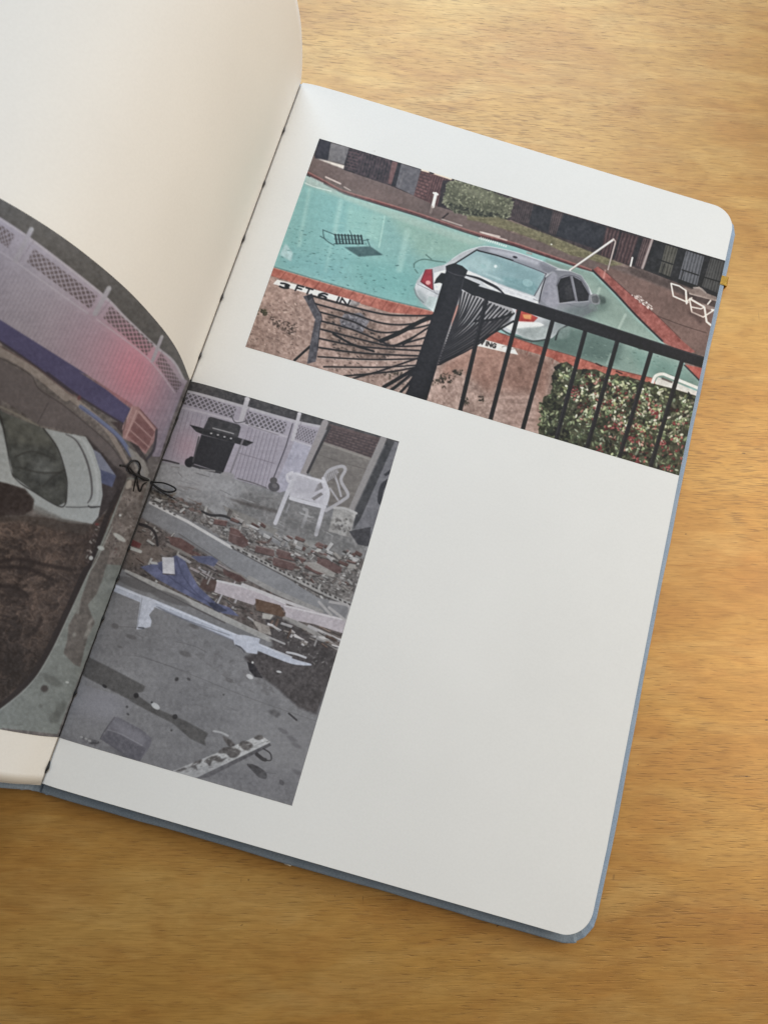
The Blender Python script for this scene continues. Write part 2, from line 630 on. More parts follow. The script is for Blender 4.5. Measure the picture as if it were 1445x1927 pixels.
def chars(g, text, origin, ex, ey, adv, w, col):
    """block capitals drawn with strokes; ex, ey = letter axes on sheet g"""
    G = {'3': [[(0, .1), (.5, 0), (.95, .2), (.55, .46), (.95, .75), (.5, 1), (0, .88)]],
         'F': [[(0, 1), (0, 0)], [(0, 0), (.9, 0)], [(0, .5), (.75, .5)]],
         'T': [[(0, 0), (1, 0)], [(.5, 0), (.5, 1)]],
         '6': [[(.9, .08), (.4, .05), (0, .5), (.2, .95), (.75, .95), (.9, .68), (.5, .5), (.08, .62)]],
         'I': [[(.5, 0), (.5, 1)]],
         'N': [[(0, 1), (0, 0)], [(0, 0), (1, 1)], [(1, 1), (1, 0)]],
         'V': [[(0, 0), (.5, 1)], [(.5, 1), (1, 0)]],
         'G': [[(.95, .15), (.5, 0), (.05, .4), (.2, .9), (.7, 1), (.95, .8)], [(.95, .85), (.95, .55)], [(.95, .55), (.6, .55)]],
         'D': [[(0, 0), (0, 1)], [(0, 0), (.6, .05), (.95, .5), (.6, .95), (0, 1)]], ' ': []}
    o, ex, ey, ad = (np.array(v, float) for v in (origin, ex, ey, adv))
    for ch in text:
        k = 0.45 if ch in ' ' else (0.55 if ch == 'I' else 1.0)
        for line in G[ch]:
            pts = [o + ex * (p[0] - (.5 - .275 if ch == 'I' else 0)) + ey * p[1] for p in line]
            stroke(g(*pts), w, col, smooth=len(line) > 2)
        o = o + ad * k


# ---- sheets (enlarged views the pictures were traced on)
A = Z(440, 240, 2.89)
B = Z(900, 240, 2.89)
C = Z(440, 500, 2.89)
D = Z(900, 500, 2.89)
E_ = Z(240, 680, 2.676)
F_ = Z(100, 1000, 2.408)
G_ = Z(60, 1220, 2.408)
H_ = Z(0, 360, 3.6125)
I_ = Z(0, 700, 4.014)
J_ = Z(0, 1000, 3.853)
FT = [(N_FINE, (26, 26, 26)), (N_MID, (18, 17, 16))]
ROUGH = [(N_FINE, (55, 52, 50)), (N_MID, (45, 42, 40)), (N_BIG, (30, 26, 24))]

def debris(P, n, cols, length, width, ang=(0.1, 0.9)):
    """angular broken pieces, each with a lit top edge and a dark underside"""
    P = np.asarray(P, float)
    M, sl = poly_mask(P)
    ys, xs = np.nonzero(M > 0.6)
    pick = rng.integers(0, len(ys), n)
    pick = pick[np.argsort(ys[pick])]
    for i in pick:
        p = np.array(((xs[i] + sl[1].start) / SCL + X0, (ys[i] + sl[0].start) / SCL + Y0))
        a = rng.uniform(*ang) + (math.pi * .5 if rng.random() < .15 else 0)
        L, W = rng.uniform(*length), rng.uniform(*width)
        e, f = np.array((math.cos(a), math.sin(a))), np.array((-math.sin(a), math.cos(a)))
        q = np.array([p - e * L / 2 * rng.uniform(.7, 1) - f * W / 2, p + e * L / 2 - f * W / 2 * rng.uniform(.4, 1.1), p + e * L / 2 * rng.uniform(.7, 1) + f * W / 2, p - e * L / 2 + f * W / 2 * rng.uniform(.5, 1.2)])
        c = np.array(cols[rng.integers(0, len(cols))], float) * rng.uniform(.85, 1.12)
        fill(q + (0.6, 1.5), (50, 47, 47), None, .65)
        fill(q, c, FT, .97)
        stroke(q[:2], .9, np.clip(c * 1.22, 0, 225), .75, False)
        stroke(q[2:], 1.0, c * .62, .75, False)



# ================================================================= picture 1: car in the pool
def paint_pool():
    frame = np.array([(599, 258), (1372, 488), (1282, 900), (458, 654)], float)
    fill(frame, (124, 100, 92), ROUGH)
    # far wall of the court
    far = np.concatenate([A((460, 40), (1000, 200), (1445, 330)), B((190, 380), (700, 530), (1345, 715), (1300, 930), (900, 775), (560, 660), (180, 500), (0, 500)),
                          A((1140, 440), (850, 330), (600, 240), (420, 180))])
    fill(far, (66, 54, 57), [(N_FINE, (40, 34, 34)), (N_MID, (28, 20, 20))])
    # back deck, wet, brown
    fill(np.concatenate([A((430, 150), (520, 195), (600, 230), (700, 265), (850, 315), (980, 370), (1120, 430), (1200, 455), (1330, 490), (1445, 515)),
                         B((150, 560), (350, 620), (560, 695), (720, 745), (900, 770), (1060, 835), (1310, 930)), D((1250, 500), (1130, 440), (1000, 330)),
                         B((700, 790), (600, 760), (400, 690), (200, 620), (0, 565)), A((1250, 545), (1000, 460), (800, 400), (600, 340), (400, 240))]),
         (110, 90, 86), [(N_FINE, (22, 20, 20)), (N_BIG, (30, 24, 22))])
    # wall pieces
    fill(A((462, 60), (528, 78), (512, 185), (440, 165)), (56, 52, 62), FT)
    fill(A((528, 82), (628, 108), (600, 200), (512, 178)), (110, 105, 108), FT)
    fill(A((450, 166), (520, 182), (602, 205), (597, 226), (530, 200)), (196, 184, 174), FT, soft=0.4)
    fill(A((628, 108), (895, 186), (852, 312), (598, 226)), (62, 52, 58), [(N_FINE, (60, 46, 46)), (N_MID, (45, 28, 28))])
    bricks(A((628, 112), (690, 128), (660, 240), (604, 224)), 3, 7, (112, 78, 80), 0.5, 0.3)
    stripes(A((690, 130), (880, 186), (850, 305), (660, 245)), 12, (104, 74, 76), 0.35, 0.3, 0.5)
    fill(A((862, 182), (892, 190), (862, 312), (838, 304)), (112, 76, 76), FT)
    fill(A((892, 190), (912, 198), (884, 322), (856, 312)), (50, 46, 54), FT)
    fill(A((910, 196), (1018, 228), (978, 368), (880, 322)), (98, 94, 101), FT)
    stroke(A((925, 240), (900, 320)), 2, (120, 112, 112), 0.4)
    fill(A((1018, 232), (1180, 282), (1120, 432), (978, 370)), (112, 74, 73), [(N_FINE, (50, 38, 36)), (N_MID, (30, 20, 18))])
    bricks(A((1018, 234), (1078, 252), (1040, 395), (980, 370)), 2.5, 8, (62, 46, 50), 0.55, 0.25)
    stripes(A((1080, 255), (1175, 282), (1120, 430), (1040, 395)), 7, (58, 42, 48), 0.6, 0.35, 0.5)
    stroke(A((1025, 228), (1090, 246), (1180, 275)), 5, (210, 180, 158))
    blob(A((1075, 245))[0], 5, 1.6, .3, (60, 45, 45))
    fill(A((1135, 285), (1175, 285), (1150, 425), (1108, 430)), (60, 50, 54), FT)
    stroke(A((1098, 358), (1082, 428)), 6, (206, 196, 188), smooth=False)
    stroke(A((1086, 354), (1108, 362)), 3.5, (222, 212, 204), smooth=False)
    stroke(A((1078, 430), (1070, 460)), 5, (140, 122, 116), 0.6)
    # far bush
    bush = np.concatenate([A((1158, 300), (1200, 288), (1280, 302), (1380, 340)), B((110, 362), (185, 395), (182, 440), (160, 490), (60, 498)),
                           A((1280, 480), (1200, 455), (1140, 410), (1150, 350))])
    fill(bush, (92, 92, 72), [(N_FINE, (50, 50, 40))], smooth=True)
    scatter(bush, 330, [(128, 130, 98), (146, 146, 114), (110, 112, 84), (82, 84, 62)], (1.2, 2.8), (.8, 1.6), (.5, .9))
    for i in range(70):
        t = rng.random()
        e = bush[int(t * (len(bush) - 1))] * (1 - (t * (len(bush) - 1)) % 1) + bush[int(t * (len(bush) - 1)) + 1 if int(t * (len(bush) - 1)) + 1 < len(bush) else 0] * ((t * (len(bush) - 1)) % 1)
        blob(e + rng.normal(0, 1.6, 2), rng.uniform(1.5, 4), rng.uniform(1, 2.2), rng.uniform(0, 3), [(118, 120, 94), (92, 94, 72), (136, 136, 108)][i % 3], rng.uniform(.6, .95))
    fill(A((1180, 310), (1300, 325), (1440, 375), (1400, 400), (1250, 360)), (150, 150, 120), None, .35, soft=4)
    low = np.concatenate([A((1150, 400), (1260, 430), (1445, 470)), B((160, 470), (150, 495), (0, 495)), A((1280, 482), (1200, 458))])
    scatter(low, 150, [(58, 60, 48), (70, 70, 56), (48, 48, 42)], (1.5, 3.2), (1, 2.), (.4, .9))
    # fence behind, boards and dark bays
    stripes(B((195, 390), (300, 415), (270, 520), (175, 490)), 9, (98, 80, 78), 0.45, 0.3, 0.5)
    fill(B((300, 415), (405, 450), (382, 575), (276, 520)), (50, 48, 54), FT)
    stripes(B((405, 450), (465, 466), (430, 580), (380, 570)), 5, (108, 88, 88), 0.5, 0.3, 0.5)
    fill(B((465, 464), (698, 536), (664, 665), (420, 585)), (48, 48, 56), FT)
    fill(B((698, 540), (870, 594), (822, 745), (664, 690)), (90, 64, 65), FT)
    stripes(B((698, 540), (870, 594), (822, 745), (664, 690)), 9, (52, 38, 44), 0.65, 0.35, 0.5)
    fill(B((770, 560), (782, 564), (742, 715), (728, 708)), (46, 40, 46), FT)
    fill(B((872, 592), (898, 600), (852, 752), (822, 742)), (46, 42, 48), FT)
    stripes(B((898, 600), (948, 608), (896, 758), (852, 748)), 4, (116, 84, 82), 0.7, 0.4, 0.5)
    stroke(B((946, 606), (892, 762)), 4.2, (150, 132, 130), smooth=False)
    fill(B((956, 608), (1350, 728), (1308, 930), (900, 772)), (42, 41, 45), FT)
    for q, n, c in ((((1020, 635), (1085, 655), (1040, 815), (980, 790)), 4, (92, 88, 80)), (((1130, 668), (1228, 700), (1188, 858), (1088, 822)), 6, (104, 104, 112)),
                    (((1262, 708), (1340, 730), (1300, 900), (1215, 862)), 6, (82, 80, 80))):
        fill(B(*q), tuple(v * 0.72 for v in c), FT)
        stripes(B(*q), n, c, 0.75, 0.4, 0.3)
    for a_, b_ in (((975, 715), (1056, 742)), ((1108, 772), (1196, 802)), ((1220, 810), (1318, 840)), ((985, 790), (1040, 812)), ((1090, 826), (1190, 862))):
        stroke(B(a_, b_), 2.2, (28, 28, 31), smooth=False)
    for x in (1105, 1212, 1000):
        stroke(B((x + 12, 775 - (1105 - x) * .35), (x - 8, 840 - (1105 - x) * .35)), 1.6, (28, 28, 31), smooth=False)
    # grass strip
    gr = B((-60, 478), (60, 486), (110, 484), (240, 530), (380, 578), (560, 652), (720, 714), (790, 742), (720, 750), (600, 712), (500, 690), (350, 622), (200, 566), (0, 508), (-60, 500))
    fill(gr, (112, 104, 74), [(N_FINE, (46, 42, 30)), (N_MID, (30, 26, 20))], soft=0.5)
    scatter(gr, 200, [(134, 128, 90), (96, 90, 62), (122, 112, 80)], (1, 2.6), (.5, .9), (.4, .8), (.1, .5))
    # deck right, dark by the fence
    fill(B((820, 748), (900, 772), (1060, 835), (1310, 930), (1300, 990), (1050, 880), (830, 790)), (78, 63, 60), FT, 0.75, soft=2)
    fill(np.concatenate([B((640, 730), (830, 800), (1060, 890), (1320, 1000)), D((1250, 500), (1120, 430), (960, 270)), B((820, 890), (700, 790))]), (122, 92, 84),
         [(N_FINE, (24, 20, 18)), (N_BIG, (40, 30, 28))], 0.85, soft=1.5)
    stroke(D((950, 262), (1100, 320), (1240, 365)), 1.5, (74, 54, 52), 0.7)
    # back coping and the dark water line below it
    cop = [A(p)[0] for p in ((400, 236), (500, 290), (600, 342), (800, 402), (1000, 462), (1250, 546), (1360, 580))] + [B(p)[0] for p in ((110, 600), (200, 624), (400, 692), (560, 748), (640, 778))]
    cop = np.array(cop)
    stroke(cop + (1, 6), 8, (66, 58, 64), smooth=True)
    stroke(cop + (0, 2.6), 5.5, (128, 72, 70), smooth=True, tex=[(N_FINE, (50, 36, 34))])
    stroke(cop + (0, 0.5), 2, (168, 108, 100), 0.75)
    stroke(cop + (-1, 3.6), 1.2, (70, 42, 46), 0.7)
    for a_, b_ in (((500, 268), (580, 305)), ((1350, 568), (1445, 590))):
        stroke(A(a_, b_), 3, (208, 188, 180), 0.75)
    stroke(B((10, 565), (155, 610)), 2.6, (205, 188, 180), 0.7)
    stroke(A((600, 322), (635, 342)), 2, (196, 176, 168), 0.7)
    stroke(A((1165, 465), (1130, 495)), 3, (60, 46, 46))
    stroke(A((1130, 496), (1240, 532)), 2.4, (190, 170, 162), 0.7)
    # water
    w = [A(p)[0] for p in ((392, 258), (500, 314), (600, 364), (800, 424), (1000, 484), (1250, 568), (1360, 602))] + [B(p)[0] for p in ((110, 620), (200, 646), (400, 712), (560, 766), (625, 784))] + \
        [D(p)[0] for p in ((742, 150), (862, 282), (1005, 418), (1120, 530), (1230, 660), (1160, 690), (960, 640), (700, 560), (520, 500), (350, 448), (90, 370))] + [A(p)[0] for p in ((1150, 1030), (1000, 985), (800, 935), (500, 848), (205, 762))]
    w = np.array(w)
    WT = [(N_HOR, (9, 9, 8)), (N_FINE, (6, 6, 6))]
    fill(w, (128, 176, 172), WT)
    fill(A((380, 300), (700, 420), (760, 520), (640, 800), (900, 940), (700, 900), (205, 770), (300, 480)), (122, 178, 178), WT, 0.8, soft=14)
    fill(A((640, 700), (1000, 760), (1000, 990), (700, 900)), (108, 172, 170), WT, 0.7, soft=16)
    fill(A((300, 640), (600, 760), (560, 850), (215, 760)), (116, 172, 176), WT, 0.7, soft=12)
    fill(np.concatenate([A((820, 450), (1250, 580)), B((40, 640), (0, 655)), A((1200, 720), (1000, 700), (900, 560))]), (140, 176, 160), WT, 0.75, soft=9)
    fill(A((392, 262), (620, 370), (900, 460), (1250, 580), (1400, 625), (1300, 640), (1000, 540), (700, 430), (400, 310)), (158, 182, 170), WT, 0.7, soft=3)
    fill(np.concatenate([B((360, 712), (620, 786)), D((742, 160), (862, 290), (1005, 425), (1120, 540), (1230, 660), (960, 640), (520, 500), (300, 430), (480, 300))]), (124, 148, 138), WT, 0.97, soft=2)
    fill(D((560, 60), (700, 130), (840, 280), (980, 410), (700, 330), (600, 240)), (140, 160, 148), WT, 0.7, soft=7)
    fill(D((150, 370), (560, 330), (800, 400), (760, 540), (520, 500), (350, 448)), (84, 108, 102), WT, 0.9, soft=7)
    fill(D((820, 440), (1100, 540), (1190, 640), (900, 600)), (112, 148, 138), WT, 0.8, soft=7)
    fill(D((600, 180), (720, 170), (700, 240), (600, 260)), (92, 112, 106), WT, 0.7, soft=6)
    stroke(D((800, 265), (765, 335)), 5, (166, 184, 172), 0.7, soft=4)
    stroke(D((660, 120), (650, 150)), 5, (166, 184, 172), 0.6, soft=4)
    stroke(D((720, 480), (700, 530)), 4, (150, 172, 160), 0.5, soft=4)
    for p, q, ww, o in (((412, 335), (355, 640), 7, .6), ((580, 405), (548, 575), 11, .65), ((945, 562), (900, 770), 15, .6), ((530, 640), (500, 780), 6, .4), ((990, 590), (965, 650), 7, .3), ((640, 430), (610, 560), 8, .25), ((770, 460), (740, 600), 12, .3), ((1090, 620), (1060, 700), 8, .25)):
        stroke(A(p, q), ww * .8, (172, 208, 198), o * .62, soft=10)
    fill(A((610, 415), (822, 482), (795, 640), (740, 610), (620, 580)), (154, 200, 186), None, 0.42, soft=5)
    stroke(A((820, 482), (790, 650)), 2.5, (178, 214, 200), .5, soft=3)
    for i in range(60):
        t, v_ = rng.random(), rng.random()
        p = (330 + 700 * t, 420 + 200 * t + 260 * v_)
        stroke(A(p, (p[0] + rng.uniform(12, 40), p[1] + rng.uniform(0, 8))), rng.uniform(.6, 1.3), (150, 200, 196) if i % 2 else (98, 156, 156), rng.uniform(.2, .5), soft=1.6)
    fill(A((250, 690), (282, 628), (322, 682), (312, 728)), (168, 196, 200), FT, 0.85, soft=1)
    fill(A((392, 262), (470, 298), (560, 340), (560, 352), (470, 330), (388, 310)), (162, 176, 172), FT, 0.7, soft=1)
    stroke(A((388, 300), (440, 322), (530, 345)), 2, (196, 206, 200), 0.8)
    for i in range(9):
        blob(A((420 + i * 8, 270 + i * 4))[0], 1, 1.4, 0, (214, 214, 210), 0.7)
        blob(A((1345 + i * 11, 596 + i * 3.4))[0], 1.2, 1.8, 0, (205, 212, 204), 0.75)
    for i in range(13):
        blob(B((6 + i * 12, 600 + i * 3.6))[0], 1.5, 2, 0.3, (206, 212, 206), 0.75)
    scatter(A((300, 500), (800, 640), (980, 850), (1050, 960), (700, 880), (250, 760)), 130, [(84, 140, 140), (90, 132, 130), (78, 126, 128)], (1.5, 3.6), (.5, 1.), (.4, .9), (-.2, .5))
    scatter(A((500, 380), (1200, 620), (1000, 760), (420, 520)), 60, [(96, 142, 138), (158, 196, 186)], (1.5, 3.2), (.4, .8), (.3, .7), (0, .5))
    scatter(np.concatenate([D((500, 330), (980, 440), (1180, 640), (600, 520))]), 70, [(70, 96, 92), (140, 160, 148)], (2, 4), (.5, 1), (.3, .6), (0, .5))
    # sunken deck chair
    for i in range(9):
        x = 552 + i * 17.5
        stroke(A((x, 582 + i * .6), (x + 8, 628 + i * .3)), 3.8, (56, 72, 76), 0.9, smooth=False)
    stroke(A((545, 582), (695, 590)), 1.6, (50, 66, 70), 0.8)
    stroke(A((548, 606), (700, 610)), 1.4, (60, 80, 84), 0.8)
    stroke(A((545, 632), (705, 632)), 1.6, (50, 66, 70), 0.8)
    fill(A((600, 650), (742, 645), (812, 692), (680, 702)), (74, 104, 108), FT, 0.92, soft=0.6)
    for pts in (((485, 555), (495, 605), (545, 640)), ((485, 556), (545, 580)), ((630, 560), (645, 590)), ((725, 605), (740, 645)), ((700, 615), (735, 608)), ((470, 590), (500, 608))):
        stroke(A(*pts), 1.8, (72, 104, 106), 0.85)
    for pts in (((980, 760), (985, 735), (1030, 715), (1100, 725), (1150, 730)), ((1045, 690), (1075, 715)), ((985, 770), (1000, 790))):
        stroke(A(*pts), 2.2, (84, 118, 112), 0.75)
    # near deck
    fill(np.concatenate([A((200, 806), (450, 880), (640, 945), (850, 1005), (1090, 1020)), D((20, 392), (210, 440), (400, 492), (470, 520), (420, 540), (350, 760), (330, 930)), C((1050, 760), (0, 430), (60, 430))]),
         (160, 130, 119), [(N_FINE, (62, 58, 56)), (N_MID, (44, 38, 36)), (N_BIG, (30, 24, 24))])
    fill(np.concatenate([C((1130, 540), (1340, 400), (1445, 440)), D((210, 460), (400, 510), (340, 900), (180, 860), (0, 640)), C((1220, 560), (1130, 640))]), (150, 108, 94),
         [(N_FINE, (34, 28, 26)), (N_MID, (34, 26, 24)), (N_BIG, (50, 40, 36))], 0.9, soft=6)
    fill(D((60, 660), (330, 700), (330, 930), (60, 850)), (166, 136, 126), [(N_HOR, (70, 60, 58)), (N_FINE, (50, 44, 44))], 0.8, soft=9)
    scatter(C((120, 240), (380, 130), (400, 300), (330, 500), (70, 430)), 230, [(98, 80, 74), (120, 98, 90), (196, 168, 156), (180, 150, 138)], (1, 3.2), (.5, 1.1), (.35, .8), (.1, 1.2))
    scatter(C((180, 270), (350, 320), (330, 390), (200, 310)), 60, [(76, 64, 58), (92, 76, 70)], (1.5, 4), (.7, 1.6), (.5, .9))
    scatter(C((130, 230), (180, 240), (180, 270), (130, 265)), 24, [(66, 66, 48), (84, 82, 58)], (1.5, 3), (1, 2), (.6, .9))
    dirt = C((520, 250), (700, 240), (830, 400), (900, 460), (800, 520), (560, 480), (480, 330))
    fill(dirt, (112, 90, 80), [(N_FINE, (80, 70, 66)), (N_MID, (50, 44, 42))], 0.75, soft=4)
    scatter(dirt, 170, [(64, 56, 54), (84, 70, 64), (150, 124, 112), (52, 48, 48)], (1.5, 5), (.7, 1.8), (.4, .85), (.1, .8))
    fill(C((600, 262), (690, 255), (738, 300), (700, 362), (585, 335), (575, 295)), (104, 100, 108), [(N_FINE, (60, 60, 62)), (N_MID, (40, 40, 42))], 0.95)
    scatter(C((590, 270), (730, 290), (700, 350), (590, 330)), 22, [(60, 58, 64), (138, 134, 142)], (1.5, 4.5), (.8, 1.6), (.5, .9))
    scatter(C((480, 470), (980, 540), (940, 680), (500, 560)), 130, [(92, 76, 70), (70, 60, 58), (190, 164, 152)], (1.5, 4), (.5, 1.3), (.35, .8), (0, .8))
    for c_, r_, n in (((1205, 582), (42, 22), 30), ((1130, 625), (55, 26), 40), ((1260, 740), (18, 30), 14), ((1345, 725), (18, 18), 10), ((880, 590), (70, 25), 36)):
        for i in range(n):
            a_ = rng.normal(0, .5, 2)
            blob(C((c_[0] + a_[0] * r_[0], c_[1] + a_[1] * r_[1]))[0], rng.uniform(1.5, 4), rng.uniform(.8, 2), rng.uniform(0, 3), [(58, 52, 46), (80, 70, 60), (66, 62, 48)][i % 3], rng.uniform(.5, .9))
    # near coping, brick tiles
    up = [A(p)[0] for p in ((190, 752), (500, 846), (800, 931), (1095, 1000))]
    dn = [A(p)[0] for p in ((1100, 1030), (1000, 1018), (850, 1006), (640, 942), (450, 880), (185, 800))]
    fill(np.array(up + dn), (180, 98, 82), [(N_FINE, (44, 34, 32)), (N_MID, (50, 40, 36)), (N_BIG, (30, 24, 22))])
    for i in range(15):
        t = i / 14
        p = np.array(A((225 + 860 * t, 764 + 242 * t))[0])
        stroke(np.array([p, p + (-13 + 2 * t, 15 + 3 * t)]), 1.1, (132, 66, 58), 0.75, smooth=False)
    stroke(np.array(up) + (0, 1), 1.6, (214, 128, 108), 0.6)
    stroke(np.array(up) + (1, -1.5), 2, (86, 112, 110), 0.6)
    fill(D((-20, 350), (90, 352), (350, 440), (520, 490), (700, 550), (960, 612), (960, 650), (760, 640), (500, 560), (400, 500), (210, 446), (20, 396)), (180, 90, 74), [(N_FINE, (44, 34, 32)), (N_MID, (50, 40, 36))])
    stroke(D((90, 354), (350, 441), (520, 491), (700, 551), (950, 612)), 1.6, (88, 70, 66), 0.55)
    for x in (150, 290, 430, 590):
        stroke(D((x, 368 + (x - 150) * .33), (x - 30, 440 + (x - 150) * .33)), 1.1, (140, 62, 52), 0.6, smooth=False)
    for p in ((640, 530), (750, 572)):
        stroke(D(p, (p[0] + 30, p[1] + 14)), 3, (70, 40, 38), 0.8)
    # depth marks
    fill(C((236, 74), (645, 186), (690, 208), (640, 214), (214, 98)), (212, 208, 210), FT)
    fill(C((640, 186), (690, 200), (670, 224), (630, 212)), (120, 110, 110), [(N_FINE, (80, 80, 80))], 0.8)
    chars(C, '3', (258, 92), (48, 12), (-8, 22), (0, 0), 3.6, (44, 42, 50))
    chars(C, 'FT', (348, 106), (36, 10), (-13, 28), (46, 13), 3.4, (44, 42, 50))
    chars(C, '6', (468, 144), (46, 12), (-10, 28), (0, 0), 3.6, (44, 42, 50))
    chars(C, 'IN', (560, 168), (44, 12), (-14, 30), (52, 14), 3.4, (44, 42, 50))
    fill(D((-10, 388), (196, 446), (216, 482), (150, 470), (-16, 432)), (208, 200, 194), FT)
    chars(D, 'IVING', (2, 398), (18, 5), (-5, 22), (25, 7), 2.4, (52, 48, 50))
    stroke(D((130, 440), (150, 436), (170, 452), (196, 450)), 1.6, (120, 112, 110), 0.8)
    # right coping
    fill(np.concatenate([B((622, 772), (650, 752), (700, 790), (835, 910), (962, 1012)), D((1100, 400), (1180, 468), (1130, 478), (1060, 442), (1000, 412), (862, 276), (742, 146))]), (160, 84, 76), [(N_FINE, (48, 38, 36)), (N_MID, (36, 26, 24))])
    stroke(D((622, 22), (742, 142), (862, 272), (1000, 408)), 3.6, (58, 50, 56), 0.9)
    stroke(D((655, 5), (705, 42), (838, 162), (966, 265), (1100, 396)), 1.4, (96, 54, 52), 0.6)
    fill(D((1120, 536), (1230, 560), (1222, 625), (1195, 615)), (182, 84, 72), FT)
    stroke(D((1120, 540), (1205, 628)), 3, (58, 52, 58), 0.85)
    scatter(B((830, 905), (870, 905), (960, 985), (930, 995), (880, 950)), 46, [(226, 212, 206), (196, 176, 170)], (1, 3), (.6, 1.2), (.6, .95), (.3, .9))
    # car ---------------------------------------------------------------
    body = np.concatenate([A((982, 872), (996, 832), (1040, 772), (1150, 742), (1185, 715), (1250, 672), (1330, 646)), B((0, 646), (60, 642), (200, 672), (350, 722), (440, 762), (500, 776), (560, 800), (596, 852), (622, 905), (640, 960), (610, 1000)),
                           D((540, 280), (480, 322), (400, 392), (300, 405), (220, 375), (100, 340)), A((1300, 1060), (1090, 1005), (1030, 960), (990, 910))])
    fill(body, (178, 179, 185), [(N_FINE, (6, 6, 6))])
    fill(np.concatenate([A((1325, 655),), B((0, 648), (60, 644), (200, 674), (350, 724), (430, 765), (380, 790), (355, 782), (180, 716), (0, 664))]), (142, 142, 154))
    fill(B((60, 655), (200, 682), (340, 730), (330, 745), (180, 700), (60, 672)), (186, 186, 198), None, .8, soft=3)
    fill(B((330, 730), (430, 768), (385, 792), (350, 775)), (120, 120, 132), None, .8, soft=2)
    stroke(np.concatenate([A((1185, 716), (1250, 674), (1330, 648)), B((60, 645), (200, 674), (350, 724))]), 1.6, (208, 208, 216), .7)
    # rear window
    win = np.concatenate([A((1322, 662),), B((0, 668), (180, 722), (352, 786), (362, 806), (304, 912), (240, 890), (110, 845)), A((1329, 796), (1196, 742))])
    fill(win, (138, 172, 178), [(N_MID, (12, 12, 12))])
    fill(B((40, 690), (200, 735), (340, 795), (320, 850), (180, 800), (20, 740)), (120, 158, 164), None, .7, soft=5)
    fill(np.concatenate([A((1310, 690), (1230, 740)), B((20, 790), (90, 770), (60, 720))]), (168, 196, 200), None, .8, soft=6)
    stroke(B((30, 790), (150, 835), (290, 890)), 4, (170, 198, 202), .7, soft=4)
    fill(B((120, 800), (300, 840), (330, 870), (300, 905), (150, 862)), (112, 158, 164), FT, 0.7, soft=3)
    fill(np.concatenate([A((1330, 690),), B((60, 720), (150, 760), (20, 790)), A((1260, 740),)]), (158, 190, 192), FT, 0.6, soft=4)
    blob(B((28, 752))[0], 6, 4, .3, (150, 188, 190), .8)
    blob(B((268, 842))[0], 10, 7, .3, (146, 186, 190), .7)
    blob(B((94, 752))[0], 3, 3, 0, (208, 220, 222), .9)
    stroke(np.concatenate([A((1196, 742), (1322, 662)), B((0, 667), (100, 692), (188, 720))]), 2.6, (48, 46, 54), smooth=False)
    stroke(B((188, 722), (352, 785), (362, 806), (304, 914)), 2, (96, 94, 106), 0.9)
    stroke(B((366, 815), (345, 880), (330, 950)), 2.6, (58, 56, 66), 0.9)
    stroke(B((400, 790), (372, 812)), 2, (92, 90, 102), 0.8)
    blob(B((200, 702))[0], 4.6, 2.2, .25, (62, 58, 68))
    # boot lid
    fill(np.concatenate([A((1150, 745), (1196, 744), (1329, 798)), B((110, 847), (240, 894), (305, 915), (330, 948), (300, 960), (130, 900), (60, 870)), A((1329, 822), (1250, 800), (1200, 790))]), (200, 200, 206), FT)
    stroke(np.concatenate([A((1262, 800), (1330, 818)), B((50, 842), (100, 868), (140, 902))]), [3, 4.5, 5.5, 5, 2], (54, 52, 60))
    fill(A((1084, 790), (1160, 770), (1160, 880), (1090, 885)), (206, 206, 212), FT)
    fill(A((990, 846), (1030, 852), (1110, 902), (1120, 960), (1090, 1005), (1020, 950), (984, 880)), (200, 202, 207))
    fill(A((984, 880), (1010, 880), (1060, 940), (1090, 1005), (1020, 955)), (150, 162, 166), None, .8, soft=4)
    fill(A((1090, 890), (1125, 900), (1120, 960), (1095, 940)), (170, 172, 180), None, .8, soft=3)
    stroke(A((998, 850), (1040, 870), (1110, 905)), 1.4, (130, 130, 140), 0.7)
    fill(A((1040, 960), (1060, 915), (1115, 925), (1095, 1010)), (176, 192, 192), FT, 0.8)
    stroke(A((982, 876), (996, 915), (1030, 950)), 3, (118, 134, 136), 0.7)
    stroke(A((1084, 790), (1088, 886), (1112, 905)), 1.2, (120, 120, 128), .7)
    stroke(B((300, 930), (335, 950), (330, 990)), 1.3, (104, 104, 112), .7)
    stroke(np.concatenate([A((1150, 746), (1240, 772), (1329, 806)), B((110, 856), (240, 904), (300, 922))]), 1.6, (222, 222, 226), .7)
    # tail lamps
    fill(A((1042, 770), (1078, 768), (1082, 882), (1048, 862), (1014, 838)), (186, 52, 66), [(N_FINE, (40, 20, 20))])
    stroke(A((1042, 772), (1016, 836), (1080, 880)), 1.4, (110, 32, 44), 0.8, smooth=False)
    stroke(A((1078, 770), (1083, 880)), 1.6, (110, 32, 44), 0.8, smooth=False)
    blob(A((1056, 842))[0], 4.6, 4, 0, (232, 160, 156), .9, 1.5)
    fill(D((206, 238), (250, 244), (325, 280), (300, 305), (250, 312), (204, 296)), (196, 58, 48), [(N_FINE, (40, 30, 24))])
    fill(D((240, 262), (290, 264), (285, 290), (250, 286)), (226, 148, 72), FT, 0.9, soft=0.6)
    # flank
    side = B((372, 815), (412, 772), (500, 779), (560, 802), (598, 862), (618, 930), (640, 985), (560, 1030), (470, 1040), (420, 1010), (330, 960))
    fill(side, (124, 124, 134), [(N_FINE, (6, 6, 6))])
    fill(B((370, 880), (430, 970), (560, 975), (620, 960), (560, 1010), (430, 1010)), (152, 152, 162), None, .7, soft=5)
    stroke(B((408, 790), (385, 850), (392, 930)), 5, (172, 172, 182), .8, soft=5)
    fill(B((480, 985), (620, 965), (600, 1020), (480, 1035)), (98, 104, 110), None, .7, soft=5)
